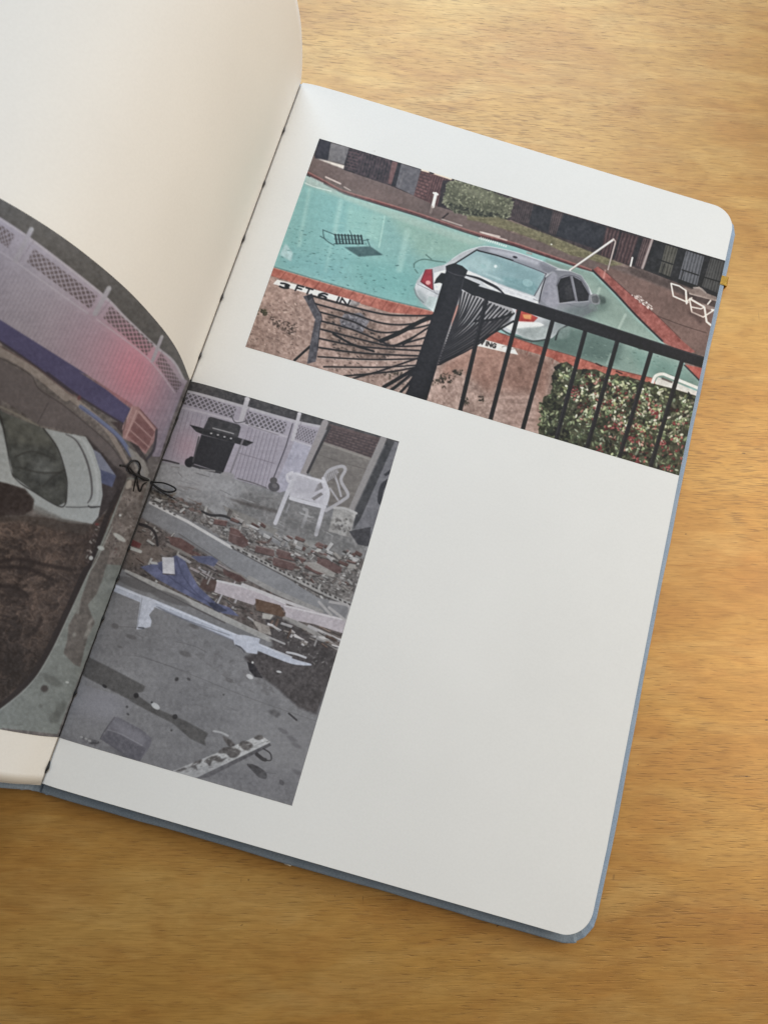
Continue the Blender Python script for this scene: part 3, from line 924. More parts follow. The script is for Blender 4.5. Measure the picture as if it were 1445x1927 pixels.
    fill(B((340, 935), (370, 820), (410, 780), (430, 800), (420, 860), (440, 955), (420, 1000)), (146, 144, 158), FT, 0.9, soft=1.5)
    fill(B((430, 855), (448, 818), (498, 804), (528, 938), (442, 952)), (44, 42, 48), FT)
    fill(B((514, 806), (560, 832), (602, 905), (598, 938), (542, 946)), (46, 44, 50), FT)
    stroke(B((502, 802), (532, 944)), 2.4, (110, 106, 118), smooth=False)
    stroke(B((426, 858), (446, 814), (500, 800), (562, 828), (604, 905)), 1.8, (92, 90, 102), 0.9)
    stroke(B((442, 953), (600, 942)), 1.8, (156, 154, 164), 0.8, smooth=False)
    fill(B((470, 870), (500, 850), (515, 930), (480, 935)), (60, 58, 62), FT, 0.7, soft=1.5)
    fill(B((610, 912), (640, 902), (664, 928), (656, 958), (620, 952)), (132, 132, 138), FT, smooth=True)
    fill(B((618, 918), (642, 910), (656, 934), (646, 952), (622, 946)), (96, 98, 102), FT, smooth=True)
    fill(B((605, 955), (650, 965), (640, 1000), (612, 990)), (110, 124, 122), FT, 0.8, smooth=True)
    fill(B((655, 905), (690, 920), (696, 950), (664, 960)), (78, 92, 88), FT, 0.85, soft=1)
    fill(D((400, 260), (560, 215), (600, 240), (520, 300), (430, 330)), (112, 124, 128), FT, 0.7, soft=4)
    stroke(B((480, 955), (560, 975), (600, 960)), 2, (104, 104, 116), 0.6)
    fill(body, (120, 122, 130), None, .05)
    fill(D((380, 240), (600, 200), (640, 250), (540, 320), (400, 390), (330, 380)), (96, 108, 108), None, .45, soft=6)
    # rear bumper, right side
    fill(D((130, 320), (210, 300), (330, 305), (360, 320), (300, 345), (180, 350)), (214, 214, 214), None, 0.97, soft=0.8)
    fill(D((200, 340), (330, 330), (390, 330), (400, 380), (300, 405), (240, 390)), (156, 164, 164), FT, 0.95, soft=1)
    stroke(D((120, 340), (180, 375), (290, 408), (380, 396)), 3.4, (70, 78, 78), 0.85)
    stroke(D((420, 400), (440, 350), (490, 320)), 3.4, (48, 52, 54), 0.8)
    fill(D((440, 330), (500, 330), (490, 390), (430, 400)), (120, 138, 134), FT, 0.6, soft=2)
    # ladder rail and post
    stroke(B((500, 772), (735, 606)), 3.8, (206, 196, 190), smooth=False)
    stroke(B((505, 774), (738, 611)), 1.2, (120, 108, 106), 0.8, smooth=False)
    stroke(B((732, 607), (745, 616), (738, 650), (705, 770)), 2.4, (168, 152, 146))
    stroke(B((838, 705), (828, 750)), 3, (212, 200, 194))
    blob(B((398, 632))[0], 1.6, 1.2, 0, (230, 226, 216), .9)
    stroke(B((690, 775), (682, 815)), 3.5, (206, 150, 138), 0.5, soft=3)
    fill(B((262, 672), (294, 680), (292, 690), (260, 682)), (150, 152, 148), FT)
    # deck loungers
    lo = (224, 200, 186)
    for pts, ww in ((((1048, 846), (1092, 860), (1130, 886)), 2.6), (((1048, 848), (1060, 915), (1128, 945), (1140, 948)), 2.6), (((1128, 886), (1132, 955)), 3.6), (((1150, 900), (1290, 938)), 3),
                    (((1150, 930), (1228, 975)), 3.4), (((1148, 932), (1160, 1002), (1222, 1030), (1290, 985)), 2.6), (((1228, 972), (1240, 1055), (1268, 1078)), 3.6), (((1130, 945), (1160, 925)), 2.4), (((1246, 960), (1262, 940)), 2.6), (((1160, 975), (1210, 985), (1230, 975)), 2.2)):
        stroke(B(*pts), ww, lo, smooth=False)
    fill(B((1110, 862), (1160, 880), (1200, 862), (1228, 895), (1295, 920), (1290, 942), (1150, 902)), (132, 112, 104), FT, 0.9)
    stroke(B((1170, 870), (1205, 872), (1235, 897)), 3, (160, 142, 134), 0.8)
    fill(B((1215, 955), (1290, 978), (1290, 1000), (1240, 985)), (150, 128, 120), FT, 0.8)
    stroke(B((1268, 990), (1292, 994)), 3, (226, 206, 196))
    fill(B((1170, 1000), (1230, 1040), (1210, 1070), (1130, 1000)), (72, 54, 52), FT, 0.5, soft=3)
    # white chaise behind the hedge
    stroke(D((945, 640), (962, 600), (1000, 588), (1040, 602), (1200, 668)), 5.5, (222, 206, 196))
    fill(D((958, 640), (975, 605), (1035, 620), (1195, 685), (1190, 725), (1060, 690)), (206, 194, 186), FT, 0.9)
    stroke(D((1000, 612), (1050, 632)), 4, (110, 96, 90), 0.9)
    # hedge
    hed = np.concatenate([D((325, 890), (350, 820), (345, 760), (352, 715), (400, 690), (402, 600), (428, 535), (480, 520), (540, 562), (640, 562), (700, 590), (800, 600), (880, 622), (950, 640), (1060, 668), (1200, 712), (1180, 820), (1105, 1175), (1080, 1160), (330, 920))])
    fill(hed, (70, 70, 52), [(N_FINE, (50, 50, 38)), (N_MID, (36, 34, 26))])
    greens = [(122, 132, 88), (146, 152, 104), (100, 112, 74), (168, 168, 122), (84, 98, 66), (190, 184, 146), (112, 124, 96), (134, 136, 86)]

    CL = _fbm(11, 21, 2)

    def leaves(P, n, cols, rx, ry):
        M_, sl_ = poly_mask(P)
        ys_, xs_ = np.nonzero(M_ > .6)
        for i in rng.integers(0, len(ys_), n):
            p = np.array(((xs_[i] + sl_[1].start) / SCL + X0, (ys_[i] + sl_[0].start) / SCL + Y0))
            a_, r1, r2 = rng.uniform(0, 3.14), rng.uniform(*rx), rng.uniform(*ry)
            cl = float(CL[ys_[i] + sl_[0].start, xs_[i] + sl_[1].start])
            c_ = np.array(cols[rng.integers(0, len(cols))], float) * rng.uniform(.82, 1.12) * np.clip(1.0 + cl * 2.1, .42, 1.3)
            blob(p + (.7, 1.1), r1, r2, a_, (56, 58, 44), .5)
            blob(p, r1, r2, a_, c_ * .82, .97)
            blob(p + (-.3, -.5), r1 * .75, r2 * .55, a_, np.clip(c_ * 1.08, 0, 186), .7)
    leaves(hed, 620, [(72, 78, 56), (94, 102, 70), (60, 64, 50), (108, 114, 80)], (2.4, 5.6), (1.5, 3.0))
    litp = D((430, 545), (480, 530), (560, 575), (900, 630), (1190, 720), (1140, 960), (900, 960), (640, 860), (480, 800), (430, 700))
    leaves(litp, 800, greens, (2.2, 6.2), (1.5, 3.2))
    leaves(D((520, 580), (700, 600), (1140, 800), (1120, 1130), (900, 1100), (640, 960), (480, 720)), 300, [(134, 54, 54), (156, 76, 68), (112, 46, 46), (172, 104, 92), (150, 98, 84)], (1.6, 4.0), (1.2, 2.6))
    leaves(litp, 110, [(186, 178, 146), (180, 160, 140), (166, 170, 134)], (1.6, 4.0), (1.1, 2.2))
    leaves(D((350, 800), (600, 860), (900, 980), (1080, 1060), (1080, 1150), (340, 910)), 240, [(66, 76, 56), (92, 106, 72), (116, 128, 88), (130, 136, 112), (58, 66, 54)], (2.2, 5.2), (1.2, 2.6))
    for cx_, cy_ in ((850, 1052), (1005, 970), (660, 1000), (1030, 1100), (520, 690), (960, 800), (840, 945), (730, 880)):
        for i in range(12):
            blob(D((cx_ + rng.normal(0, 16), cy_ + rng.normal(0, 11)))[0], 2, 1.8, 0, [(150, 48, 56), (124, 40, 48), (170, 84, 82)][i % 3], .9)
    leaves(D((330, 760), (350, 715), (400, 690), (402, 600), (428, 535), (450, 700), (420, 880), (330, 900)), 90, [(60, 66, 50), (86, 96, 66), (112, 120, 84)], (2, 4.4), (1.1, 2.2))
    # iron fence ----------------------------------------------------------
    ink = (40, 38, 43)
    tex = [(N_FINE, (14, 14, 15))]
    # fan of bent rods right of the post
    fanp = np.concatenate([C((1225, 130), (1330, 150)), D((60, 180), (180, 225), (200, 262), (150, 310), (20, 385)), C((1280, 440), (1115, 540), (1125, 470), (1180, 300))])
    fill(fanp, (140, 136, 140), None, .9)
    fill(C((1300, 330), (1500, 270), (1500, 300), (1340, 410), (1115, 540), (1135, 430)), (70, 66, 70), None, .9, soft=3)
    fill(C((1195, 240), (1235, 190), (1205, 320), (1180, 340)), (186, 108, 90), None, .8)
    for i in range(17):
        t = i / 16
        a_ = np.array((1238 + 285 * t, 138 + 118 * t))
        b_ = np.array((1190 - 80 * t, 320 + 218 * t))
        m_ = (a_ + b_) / 2 + (6 + 16 * t, 8 + 14 * t)
        stroke(C(a_, m_, b_), [3.3, 3.1, 3.4], (42, 40, 45))
        stroke(C(a_, m_, b_) + (-.9, -.7), .7, (104, 102, 110), .55)
    for i in range(7):
        t = i / 6
        a_ = np.array((1290 + 200 * t, 165 + 80 * t))
        b_ = np.array((1180 - 60 * t, 380 + 120 * t))
        stroke(C(a_, (a_ + b_) / 2 + (14, 2), b_), 2.2, (48, 46, 52), .9)
    stroke(D((-20, 300), (90, 290), (180, 262)), 4.5, (42, 40, 45))
    stroke(C((1120, 535), (1280, 440), (1400, 370), (1520, 300)), 4, (42, 40, 45))
    # rods bent to the left
    rods = [((418, 160), (560, 200), (800, 260), (960, 270), (1090, 268)), ((440, 205), (640, 260), (800, 310), (940, 318), (1085, 285)), ((465, 250), (640, 300), (750, 350), (850, 362), (1000, 335), (1080, 315)),
            ((475, 300), (640, 345), (800, 410), (870, 432), (1045, 388)), ((475, 345), (650, 390), (850, 435), (1045, 432)), ((465, 395), (700, 440), (1035, 462)), ((465, 445), (700, 475), (1025, 490)),
            ((460, 495), (740, 510), (1005, 505)), ((490, 550), (800, 552), (1000, 540)), ((600, 600), (860, 575), (990, 550)), ((650, 612), (800, 570), (1005, 500))]
    for i, r_ in enumerate(rods):
        stroke(C(*r_) + (0.5, 1.8), 2.0, (186, 168, 160) if i in (7, 8) else (96, 80, 76), 0.55)
        stroke(C(*r_), 3.1, ink)
        stroke(C(*r_) + (0, -1.0), 0.7, (112, 104, 108), 0.45)
    for r_, ww in ((((800, 408), (900, 365), (1000, 310), (1085, 272)), 8), (((880, 432), (980, 385), (1080, 320)), 3.4), (((540, 370), (650, 430), (760, 465)), 4), (((920, 430), (1040, 345)), 3),
                   (((815, 660), (900, 610), (985, 560)), 7), (((850, 680), (930, 620), (1000, 560)), 6), (((905, 690), (960, 630), (1000, 570)), 5), (((940, 700), (985, 600)), 5), (((330, 515), (380, 470), (425, 430)), 4.5)):
        stroke(C(*r_), ww, ink, tex=tex)
    stroke(C((880, 672), (960, 600)), 1.3, (120, 108, 104), 0.6)
    fill(C((378, 166), (424, 150), (440, 200), (478, 275), (470, 330), (456, 460), (446, 522), (398, 534), (415, 430), (442, 292), (405, 215)), (92, 89, 97), [(N_FINE, (46, 46, 46)), (N_MID, (26, 26, 26))])
    stroke(C((424, 152), (440, 200), (478, 275), (470, 330), (456, 460)), 1.6, (54, 52, 58), 0.85)
    fill(C((395, 165), (425, 152), (432, 172), (405, 190)), (62, 60, 66), tex)
    # top rail
    fill(np.concatenate([C((1235, 55), (1340, 100)), D((0, 108), (230, 176), (600, 290), (930, 400), (1228, 496), (1222, 556), (900, 458), (560, 348), (240, 246), (60, 190), (0, 165)), C((1300, 160), (1230, 120))]), ink, tex)
    stroke(D((0, 112), (230, 180), (600, 294), (930, 404), (1225, 500)), 1.2, (78, 76, 84), 0.6)
    # balusters
    for a_, b_ in (((45, 175), (-100, 790)), ((222, 240), (64, 842)), ((402, 305), (240, 892)), ((580, 360), (425, 935)), ((755, 412), (590, 990)), ((938, 470), (765, 1045)), ((1104, 525), (935, 1095))):
        p, q = D(a_, b_)
        stroke(np.array([p, q]), 8.2, ink, smooth=False, tex=tex)
        stroke(np.array([p, q]) + (-2.4, -.4), 1.0, (84, 80, 86), 0.5, smooth=False)
    # post
    fill(C((1156, 18), (1255, 55), (1240, 130), (1105, 545), (1046, 742), (936, 704), (1010, 470), (1090, 240)), (42, 40, 46), tex)
    fill(A((1152, 750), (1198, 735), (1242, 750), (1272, 775), (1258, 808), (1200, 796), (1154, 774)), (44, 42, 48), tex)
    stroke(A((1154, 774), (1200, 796), (1258, 808)), 1.4, (84, 82, 90), 0.7)
    stroke(C((1250, 70), (1235, 130), (1102, 545)), 1.5, (70, 68, 76), 0.6, smooth=False)
    fill(A((1088, 848), (1100, 820), (1128, 788), (1156, 792), (1150, 820), (1140, 850), (1118, 842)), (38, 36, 42), tex)
    stroke(A((1095, 835), (1120, 810)), 1.0, (90, 88, 96), 0.6)


# ================================================================= picture 2, left half: the flooded yard
def paint_flood():
    fill(np.array([(-6, 355), (80, 400), (215, 505), (300, 585), (352, 700), (378, 712), (125, 1396), (-6, 1389)], float), (104, 96, 92), ROUGH)
    # the picture goes on round the bend of the page, out of the photograph's frame
    def ext(col, *p):
        fill(np.array(p, float), col, FT)
    ext((84, 80, 76), (-330, 252), (4, 362), (4, 412), (-330, 300))
    ext((152, 142, 151), (-330, 296), (4, 408), (4, 604), (-330, 474))
    stripes(np.array([(-330, 340), (4, 450), (4, 600), (-330, 470)], float), 52, (112, 98, 108), 0.42, 0.15)
    for x_ in (-290, -200, -108):
        lattice(np.array([(x_, 312 + (x_ + 330) * .335), (x_ + 76, 337 + (x_ + 330) * .335), (x_ + 70, 365 + (x_ + 330) * .335), (x_ - 6, 340 + (x_ + 330) * .335)], float), 9, 2.6, (90, 76, 76), .95, .36)
    ext((80, 75, 112), (-330, 468), (4, 598), (4, 642), (-330, 506))
    ext((140, 127, 118), (-330, 502), (4, 638), (4, 678), (-330, 542))
    ext((100, 91, 90), (-330, 538), (4, 674), (4, 800), (-330, 660))
    ext((160, 164, 163), (-330, 650), (-230, 622), (-90, 660), (-20, 720), (4, 790), (4, 910), (-330, 930))
    ext((70, 72, 70), (-300, 690), (-225, 660), (-110, 690), (-62, 752), (-80, 812), (-300, 830))
    ext((150, 154, 153), (-190, 668), (-178, 668), (-176, 826), (-190, 826))
    ext((62, 52, 50), (-90, 915), (-40, 898), (4, 905), (4, 980), (-90, 975))
    ext((128, 126, 122), (-330, 925), (-90, 915), (-90, 975), (-330, 985))
    ext((120, 123, 116), (-330, 1345), (-100, 1340), (4, 1318), (4, 1392), (-330, 1420))
    # palings behind
    pal = H_((-20, 160), (240, 340), (690, 690), (850, 850), (1050, 1040), (1180, 1150), (1250, 1270), (1275, 1290), (1200, 1445), (1150, 1600), (1040, 1650), (900, 1445), (600, 1250), (300, 1060), (-20, 860))
    fill(pal, (152, 142, 151), [(N_FINE, (14, 14, 14)), (N_BIG, (18, 16, 16))])
    fill(np.concatenate([I_((1050, 300), (1250, 0), (1400, 100), (1310, 330), (1210, 640), (1150, 640), (1190, 420))]), (140, 128, 140), FT)
    glow(H_((890, 1215))[0], (58, 82), (216, 118, 130), 0.95, np.concatenate([pal[:9], I_((1350, 200), (1190, 560), (1150, 640), (1000, 280), (600, 0))]))
    glow(H_((700, 1150))[0], (100, 110), (178, 130, 145), 0.55, pal)
    # board joints
    for i in range(62):
        x = -60 + i * 22.5
        if x < 640:
            yt = 560 + (x - 130) * 0.66
        else:
            yt = 897 + (x - 640) * 0.78
        L = 300 + max(0, x - 600) * 0.25
        k = 0.50 - 0.10 * (x / 1300)
        stroke(H_((x, yt), (x - L * k, yt + L)), 1.15, (112, 98, 108), 0.42, smooth=False, soft=1.6)
    # dark hedge above
    fill(H_((-20, -40), (140, 70), (280, 180), (600, 420), (890, 690), (1090, 878), (1250, 1050), (1310, 1250), (1245, 1275), (1180, 1150), (1050, 1040), (850, 850), (690, 690), (240, 340), (-20, 165)), (84, 80, 76), [(N_FINE, (22, 22, 22)), (N_MID, (22, 20, 18))])
    stroke(H_((-20, 170), (240, 345), (690, 695), (850, 855), (1050, 1045), (1180, 1155), (1248, 1275)), 4.4, (166, 156, 160))
    stroke(H_((-20, 395), (110, 480), (600, 830)), 2.4, (170, 160, 166), 0.8, smooth=False)
    stroke(H_((660, 870), (1000, 1130), (1190, 1370)), 2.4, (176, 158, 164), 0.8)
    for q, nu, nv in (((( -60, 175), (105, 300), (58, 385), (-60, 300)), 5, 2.6), (((235, 392), (665, 712), (615, 800), (186, 480)), 11.5, 2.6), (((752, 778), (1050, 1042), (1000, 1116), (706, 862)), 9, 2.6), (((1098, 1098), (1238, 1312), (1203, 1368), (1062, 1168)), 7, 2.6)):
        lattice(H_(*q), nu, nv, (90, 76, 76), 0.95, 0.36)
    for a_, b_, ww in (((215, 262), (110, 470), 11), ((742, 662), (648, 832), 11), ((1102, 990), (1040, 1150), 7.5)):
        stroke(H_(a_, b_), ww * .85, (154, 146, 151), smooth=False)
        stroke(H_((a_[0] + 18, a_[1] + 70), (b_[0] + 22, b_[1] + 12)), 1.3, (116, 104, 110), 0.6, smooth=False)
        blob(H_(a_)[0], ww * .36, ww * .5, .5, (158, 154, 154))
    # blue band
    fill(np.concatenate([H_((-20, 858), (300, 1060), (600, 1250)), I_((600, 0), (800, 130), (990, 280), (935, 385), (860, 350), (720, 255), (560, 150), (360, 0)), H_((500, 1370), (200, 1150), (-20, 1000))]), (80, 75, 112), [(N_FINE, (14, 14, 16)), (N_BIG, (14, 14, 18))])
    stroke(np.concatenate([H_((-20, 1005), (200, 1155), (500, 1375)), I_((360, 5), (560, 155), (720, 262), (930, 390))]), 4, (60, 52, 62), 0.85)
    # edge of the pool deck behind
    stroke(np.concatenate([H_((-20, 1075), (200, 1200), (450, 1400)), I_((420, 110), (600, 240), (800, 420), (960, 680))]), [15, 14, 14, 12, 11, 10, 8], (140, 127, 118), tex=FT)
    stroke(np.concatenate([H_((-20, 1040), (250, 1200), (480, 1380)), I_((560, 170), (620, 215))]), 2.5, (100, 76, 74), 0.7)
    fill(np.concatenate([H_((-20, 1130), (200, 1250)), I_((300, 120), (480, 240), (700, 420), (850, 560), (960, 720), (930, 800), (860, 720), (650, 480), (300, 400), (160, 300), (-30, 180))]), (100, 91, 90), [(N_FINE, (14, 14, 14)), (N_MID, (16, 14, 14))])
    stroke(I_((370, 230), (285, 390)), 1.6, (66, 60, 62), 0.8)
    stroke(np.concatenate([H_((-20, 1120), (200, 1240)), I_((300, 130), (480, 250), (700, 430), (850, 570), (950, 720))]), 2.6, (72, 64, 64), 0.7)
    stroke(I_((0, 260), (150, 330), (290, 410)), 4, (134, 126, 112), 0.8)
    blob(I_((600, 195))[0], 3, 5, .4, (110, 62, 64), .9)
    # hose
    stroke(I_((612, 262), (760, 370), (900, 490), (1000, 630), (1060, 720), (1085, 800)), 7.5, (104, 114, 150))
    stroke(I_((605, 262), (752, 378), (890, 500), (985, 640)), 2, (80, 84, 116), 0.8)
    fill(I_((960, 560), (1080, 640), (1130, 760), (1100, 830), (1030, 740)), (140, 134, 126), FT, 0.9)
    fill(I_((840, 375), (905, 380), (940, 410), (930, 470), (880, 420)), (74, 62, 64), FT)
    # crate
    fill(I_((1008, 258), (1050, 262), (1062, 278), (1192, 428), (1188, 490), (1100, 622), (1020, 545), (930, 500), (928, 410)), (160, 118, 115), FT)
    fill(I_((1050, 310), (1172, 450), (1100, 600), (990, 500), (965, 480)), (134, 90, 88), FT)
    for a_, b_ in (((1052, 300), (1170, 440)), ((1018, 375), (1150, 500)), ((985, 440), (1125, 565)), ((1000, 265), (930, 430)), ((1035, 290), (950, 500))):
        stroke(I_(a_, b_), 2.6, (182, 142, 136), smooth=False)
    for i in range(14):
        t = i / 13
        p = np.array((1048 + 118 * t, 318 + 135 * t))
        stroke(I_(p, p + (-62, 130)), 0.9, (98, 62, 64), 0.7, smooth=False)
    stroke(I_((1060, 282), (1190, 432)), 2, (110, 74, 76), 0.9, smooth=False)
    stroke(I_((955, 360), (935, 440)), 2.4, (94, 72, 74), 0.8)
    stroke(I_((1185, 440), (1165, 580), (1110, 660)), 4.5, (62, 58, 66), 0.9)
    fill(I_((980, 520), (1050, 560), (1100, 640), (1120, 690), (1060, 640)), (62, 54, 56), FT, 0.85)
    # dark wet concrete beyond the boot
    fill(I_((640, 470), (860, 700), (960, 770), (960, 860), (900, 930), (720, 1150), (680, 1140), (760, 900), (720, 640)), (64, 57, 58), FT, soft=1.5)
    fill(I_((700, 580), (760, 620), (880, 785), (850, 870), (770, 840)), (80, 86, 118), FT)
    fill(I_((706, 585), (760, 615), (875, 780), (760, 735)), (124, 128, 146), FT, 0.9)
    # muddy water
    mud = np.concatenate([I_((-1330, 1140), (-330, 1110), (200, 1090), (480, 1110), (700, 1150), (760, 1100), (860, 1010), (960, 810), (940, 900), (830, 1150), (720, 1445)), J_((640, 300), (520, 560), (380, 850), (270, 1040), (150, 1170), (-30, 1310), (-400, 1320), (-1280, 1340))])
    M, sl = poly_mask(mud)
    yy, xx = np.mgrid[sl[0], sl[1]]
    dx = (N_BIG[sl] * 120 + N_MID[sl] * 50).astype(int)
    dy = (np.roll(N_BIG, 211, 1)[sl] * 90 + np.roll(N_MID, 97, 0)[sl] * 36).astype(int)
    yi, xi = np.clip(yy + dy, 0, CHH - 1), np.clip(xx + dx, 0, CW - 1)
    r1 = 1 - np.abs(N_HOR[yi, xi]) * 6.5
    r2 = 1 - np.abs(np.roll(N_MID, 333, 1)[yi, xi]) * 7.0
    sw = np.clip(r1, 0, 1) ** 2 * 0.62 + np.clip(r2, 0, 1) ** 2 * 0.42 + N_BIG[sl] * 1.5 + N_MID[sl] * 0.5
    v = np.clip(sw * 0.78 + 0.05, 0, 1)[..., None]
    cx_ = np.clip((xx / SCL + X0) / 190.0, 0, 1)[..., None]
    deep = np.array((58, 49, 47), np.float32) + (np.array((144, 116, 99), np.float32) - np.array((58, 49, 47), np.float32)) * v * (1 - 0.60 * cx_)
    lowf = np.clip((yy / SCL + Y0 - 1120) / 160.0, 0, 1)[..., None]
    deep = deep * (1 - 0.22 * lowf)
    IMG[sl] += (deep + N_FINE[sl][..., None] * 26 - IMG[sl]) * M[..., None]
    for pts, ww in ((((0, 1150), (180, 1130), (330, 1180), (400, 1210)), 3), (((20, 1230), (160, 1250), (260, 1330)), 4), (((0, 1320), (120, 1350), (200, 1420)), 3), (((380, 1290), (470, 1270), (540, 1260)), 2.4), (((430, 1330), (480, 1290), (560, 1300)), 2)):
        stroke(I_(*pts), ww, (136, 112, 96), 0.28, soft=5)
    for pts in (((0, 300), (80, 330), (120, 350), (20, 355)), ((250, 330), (330, 345), (250, 360), (160, 440)), ((180, 420), (260, 440), (250, 520)), ((60, 640), (130, 600), (160, 650)), ((480, 430), (430, 500), (380, 520)), ((520, 200), (570, 120), (600, 130), (560, 230))):
        stroke(J_(*pts), 3.4, (130, 106, 90), 0.3, soft=5)
    for pts in (((0, 220), (160, 200), (320, 240), (520, 280)), ((0, 260), (200, 270), (380, 350)), ((0, 400), (120, 410), (200, 470)), ((300, 640), (260, 720), (200, 760))):
        stroke(J_(*pts), 7, (46, 38, 38), 0.7, soft=5)
    fill(I_((-30, 1080), (200, 1080), (480, 1105), (690, 1150), (640, 1230), (420, 1190), (150, 1130), (-30, 1140)), (72, 64, 60), FT, 0.8, soft=3)
    debris(I_((720, 1150), (880, 1010), (800, 1250), (720, 1440), (640, 1440)), 40, [(104, 92, 88), (84, 74, 72), (128, 120, 114), (74, 60, 58)], (3, 8), (2, 4))
    # dark lip of the pool
    stroke(np.concatenate([I_((900, 900), (800, 1120), (700, 1445)), J_((620, 300), (500, 560), (355, 860), (240, 1050), (120, 1170), (-20, 1290))]), [8, 10, 12, 14, 13, 12, 12, 10, 9], (48, 42, 43), 0.9, soft=3)
    # car
    car = I_((310, 420), (500, 462), (650, 490), (705, 580), (762, 750), (778, 930), (745, 1095), (700, 1148), (480, 1112), (255, 1035), (262, 960), (190, 880), (-30, 820), (-30, 380))
    fill(car, (158, 163, 163), [(N_FINE, (10, 10, 10)), (N_MID, (12, 12, 12))])
    fill(I_((-30, 250), (20, 300), (340, 430), (440, 580), (505, 790), (502, 985), (440, 1012), (270, 910), (105, 788), (60, 580), (20, 420), (-30, 300)), (76, 78, 75), [(N_FINE, (16, 16, 16)), (N_MID, (50, 50, 46)), (N_BIG, (40, 40, 36))])
    fill(I_((20, 310), (330, 430), (420, 560), (200, 560), (60, 520)), (98, 98, 88), [(N_MID, (40, 40, 34))], 0.6, soft=6)
    fill(I_((240, 660), (330, 650), (430, 740), (350, 830), (240, 800)), (120, 124, 122), [(N_MID, (70, 70, 68))], 0.45, soft=5)
    for pts in (((120, 640), (250, 600), (420, 660)), ((150, 720), (300, 760), (470, 760)), ((330, 860), (420, 780), (490, 740))):
        stroke(I_(*pts), 4, (56, 56, 54), 0.6, soft=3)
    stroke(I_((-30, 300), (15, 360), (60, 590), (105, 790), (270, 912), (440, 1012), (495, 1000), (508, 900), (502, 780), (438, 575), (330, 425)), 2.4, (50, 48, 48), 0.85)
    fill(I_((-30, 830), (60, 835), (190, 890), (258, 970), (250, 1040), (180, 1080), (-30, 1090)), (62, 52, 50), FT, soft=1)
    fill(I_((-30, 380), (0, 395), (55, 600), (95, 785), (190, 880), (-30, 815)), (168, 172, 170), FT, 0.9)
    stroke(I_((500, 470), (580, 520), (650, 650), (690, 800), (695, 930), (665, 990)), [2, 3, 4, 4, 3.4, 2], (86, 84, 86), 0.9)
    stroke(I_((560, 480), (640, 530), (700, 660), (735, 800), (735, 960), (700, 1000)), 5.5, (174, 178, 178), 0.7, soft=2)
    stroke(I_((500, 1020), (600, 1022), (670, 1018), (760, 1016)), 1.6, (70, 68, 70), 0.9)
    stroke(I_((670, 1010), (690, 1024), (755, 1018)), 2, (50, 48, 50), 0.9)
    fill(I_((260, 1000), (480, 1105), (700, 1148), (660, 1150), (480, 1130), (255, 1060)), (118, 116, 112), FT, 0.8, soft=1.5)
    # near paving strip along the gutter
    pav = np.concatenate([I_((965, 800), (1140, 800), (1060, 1050), (930, 1445)), J_((870, 300), (620, 950), (420, 1470), (-30, 1420), (-30, 1312), (150, 1180), (270, 1050), (384, 855), (524, 562), (645, 300), (770, 0))])
    fill(pav, (120, 123, 116), [(N_FINE, (22, 22, 22)), (N_MID, (20, 20, 18)), (N_BIG, (20, 20, 18))])
    fill(I_((965, 810), (1130, 810), (1060, 1050), (980, 1300), (920, 1460), (720, 1445), (830, 1180)), (112, 101, 94), [(N_FINE, (60, 58, 56)), (N_MID, (46, 42, 40))])
    scatter(I_((965, 820), (1120, 820), (1000, 1200), (900, 1440), (740, 1440), (850, 1150)), 120, [(150, 140, 130), (78, 68, 64), (92, 66, 62), (62, 56, 56)], (1, 3), (.7, 1.6), (.4, .85))
    dmp = J_((745, 120), (800, 150), (750, 330), (705, 450), (640, 530), (662, 600), (690, 660), (640, 760), (615, 850), (585, 985), (540, 965), (464, 885), (490, 790), (500, 680), (545, 600), (590, 490), (655, 300), (690, 200))
    fill(dmp, (98, 90, 84), [(N_FINE, (30, 28, 26)), (N_MID, (22, 20, 18))], 0.95, soft=0.7)
    fill(J_((560, 500), (590, 500), (575, 600), (530, 590)), (128, 128, 120), FT, 0.7, soft=0.6)
    stroke(np.concatenate([I_((850, 1170), (720, 1445)), J_((645, 300), (522, 564), (384, 856), (270, 1048), (150, 1178), (-20, 1312))]), 2.2, (150, 152, 144), 0.7, soft=1.5)
    for p, rx, ry, an, c_ in (((905, 1250), 14, 4.5, .6, (176, 176, 168)), ((765, 1330), 7, 4, .3, (170, 174, 168)), ((690, 1405), 4, 4, 0, (180, 182, 178)), ((910, 1082), 2.5, 2.5, 0, (190, 190, 184)), ((735, 1150), 4, 2.5, 0, (110, 52, 52)), ((975, 850), 5, 9, .4, (160, 150, 138))):
        blob(I_(p)[0], rx, ry, an, c_, .9)
    blob(J_((325, 1140))[0], 7, 6.5, 0, (66, 58, 56), .85, 3)
    blob(J_((490, 1094))[0], 3.4, 2, .2, (184, 186, 178), .9)
    for p, rx, ry in (((440, 1290), 8, 16), ((400, 1350), 10, 12), ((380, 1080), 20, 8), ((640, 730), 4, 12), ((655, 660), 3, 9), ((540, 750), 3, 4), ((300, 1265), 4, 4)):
        blob(J_(p)[0], rx, ry, .5, (84, 84, 78) if p[1] > 1000 else (176, 172, 160), .5, 4)
    stroke(J_((110, 1405), (160, 1402)), 1.6, (90, 92, 86), .7)


